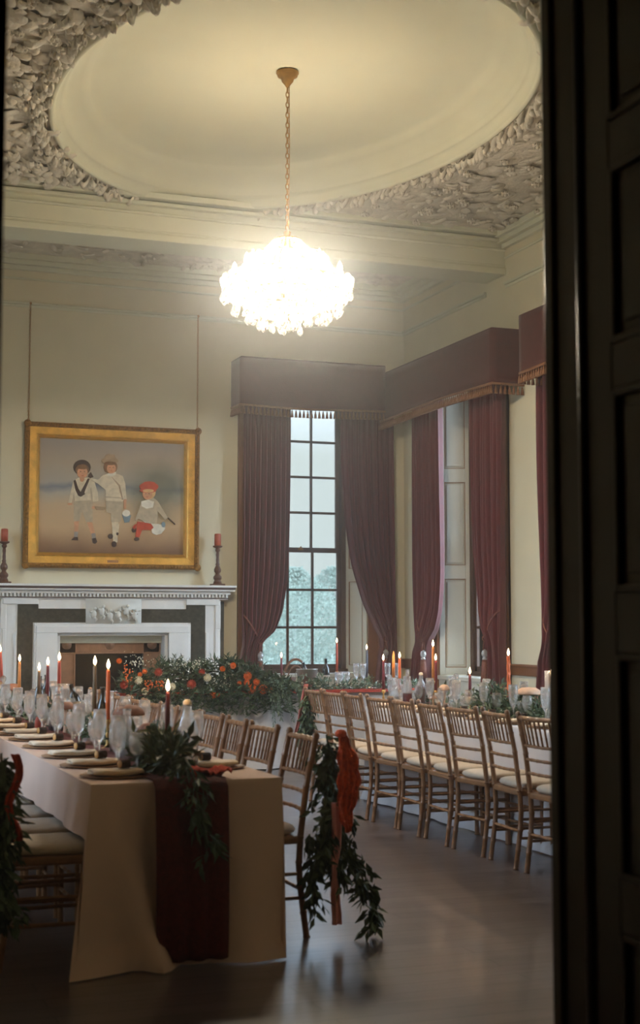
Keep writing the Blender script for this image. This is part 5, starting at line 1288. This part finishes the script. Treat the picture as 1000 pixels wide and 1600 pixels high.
for x, y, k_, p in ((4.72, 13.98, 'left', tumb), (4.90, 14.0, 'right', tumb)):
    place(p, (x, y, zt+.014), 0, 'clear tumbler on the head table, %s of the dark red taper' % k_, 'glasses on the head table', sc=1.25)
for x, y, k_ in ((5.40, 13.93, 'left'), (5.50, 14.0, 'right')):
    place(gobl, (x, y, zt+.014), 0, 'tall goblet on the head table, %s of the rust taper' % k_, 'glasses on the head table', sc=1.25)
for i, x in enumerate((5.62, 5.70, 5.98, 6.08)):
    place(flute, (x, 14.0, zt+.014), 0, 'champagne flute on the head table, %s from the left near the dark blue taper' % ordn[i], 'glasses on the head table')
for i, (x, y) in enumerate(((1.72, 6.62), (1.55, 7.8), (1.72, 8.75), (1.53, 9.3), (1.7, 10.0))):
    place(votive, (x, y, zt), 0, 'small amber votive in a glass cup, %s from the near end of the left table' % ordn[i], 'votives on the left table')
for i, (x, y) in enumerate(((4.75, 7.6), (4.77, 8.45), (4.76, 9.3))):
    place(votive, (x, y, zt), 0, 'small amber votive in a glass cup, %s from the near end of the right table' % ordn[i], 'votives on the right table')

# mushrooms
def mushroom(x, y, z, r, h, label, pale=False):
    T = thing('mushroom_ornament', (x, y, z), label, 'mushroom'); o0 = (x, y, z)
    m = MB(); m.lathe([(.001, 0), (r*.34, 0), (r*.24, h*.15), (r*.16, h*.5), (r*.2, h*.86), (.001, h*.87)], o0, 14); m.build('stalk', MUSHL, T, origin=o0)
    m = MB(); m.lathe([(.001, h*.84), (r*.5, h*.82), (r*.97, h*.78), (r, h*.81), (r*.86, h*.9), (r*.55, h*.98), (.001, h)], o0, 22); m.build('cap', MUSHL if pale else MUSH, T, origin=o0)
mushroom(1.68, 7.28+.1, zt, .085, .25, 'wide brown mushroom ornament on the left table behind the flutes')
mushroom(1.66, 6.85, zt, .055, .19, 'small rust brown mushroom on a tall stalk nearer the candle, left table')
mushroom(1.60, 8.75, zt, .06, .20, 'brown mushroom ornament beside the red wine decanter, left table')
mushroom(1.60, 10.95, zt, .07, .23, 'brown mushroom ornament at the left edge behind the amber candle, left table')
mushroom(4.93, 9.0, zt, .095, .23, 'large pale brown mushroom ornament on the right table by the twisted candle', True)
mushroom(4.80, 10.12, zt, .045, .21, 'small pale mushroom ornament on the right table between decanter and bottle', True)
mushroom(4.75, 10.22, zt, .035, .12, 'tiny pale mushroom at the foot of the taller one, right table', True)
# remove unused prototypes

# =================================================================== HAZE added to the room for lens glow and lifted blacks
HZ = bpy.data.materials.new('thin_glow_haze'); HZ.use_nodes = True; nt = HZ.node_tree; nt.nodes.remove(nt.nodes['Principled BSDF'])
v = nt.nodes.new('ShaderNodeVolumeScatter'); v.inputs['Density'].default_value = .017; v.inputs['Anisotropy'].default_value = .88; v.inputs['Color'].default_value = (.92, .96, 1, 1)
nt.links.new(v.outputs[0], nt.nodes['Material Output'].inputs['Volume'])
m = MB(); m.bx(XL+.001, XR-.001, 3.21, YB-.001, .001, 5.33); o = m.build('glow_haze', HZ, smooth=False); o['kind'] = 'stuff'; o['label'] = 'thin haze added to give the glow around chandelier and window'; o['category'] = 'haze'
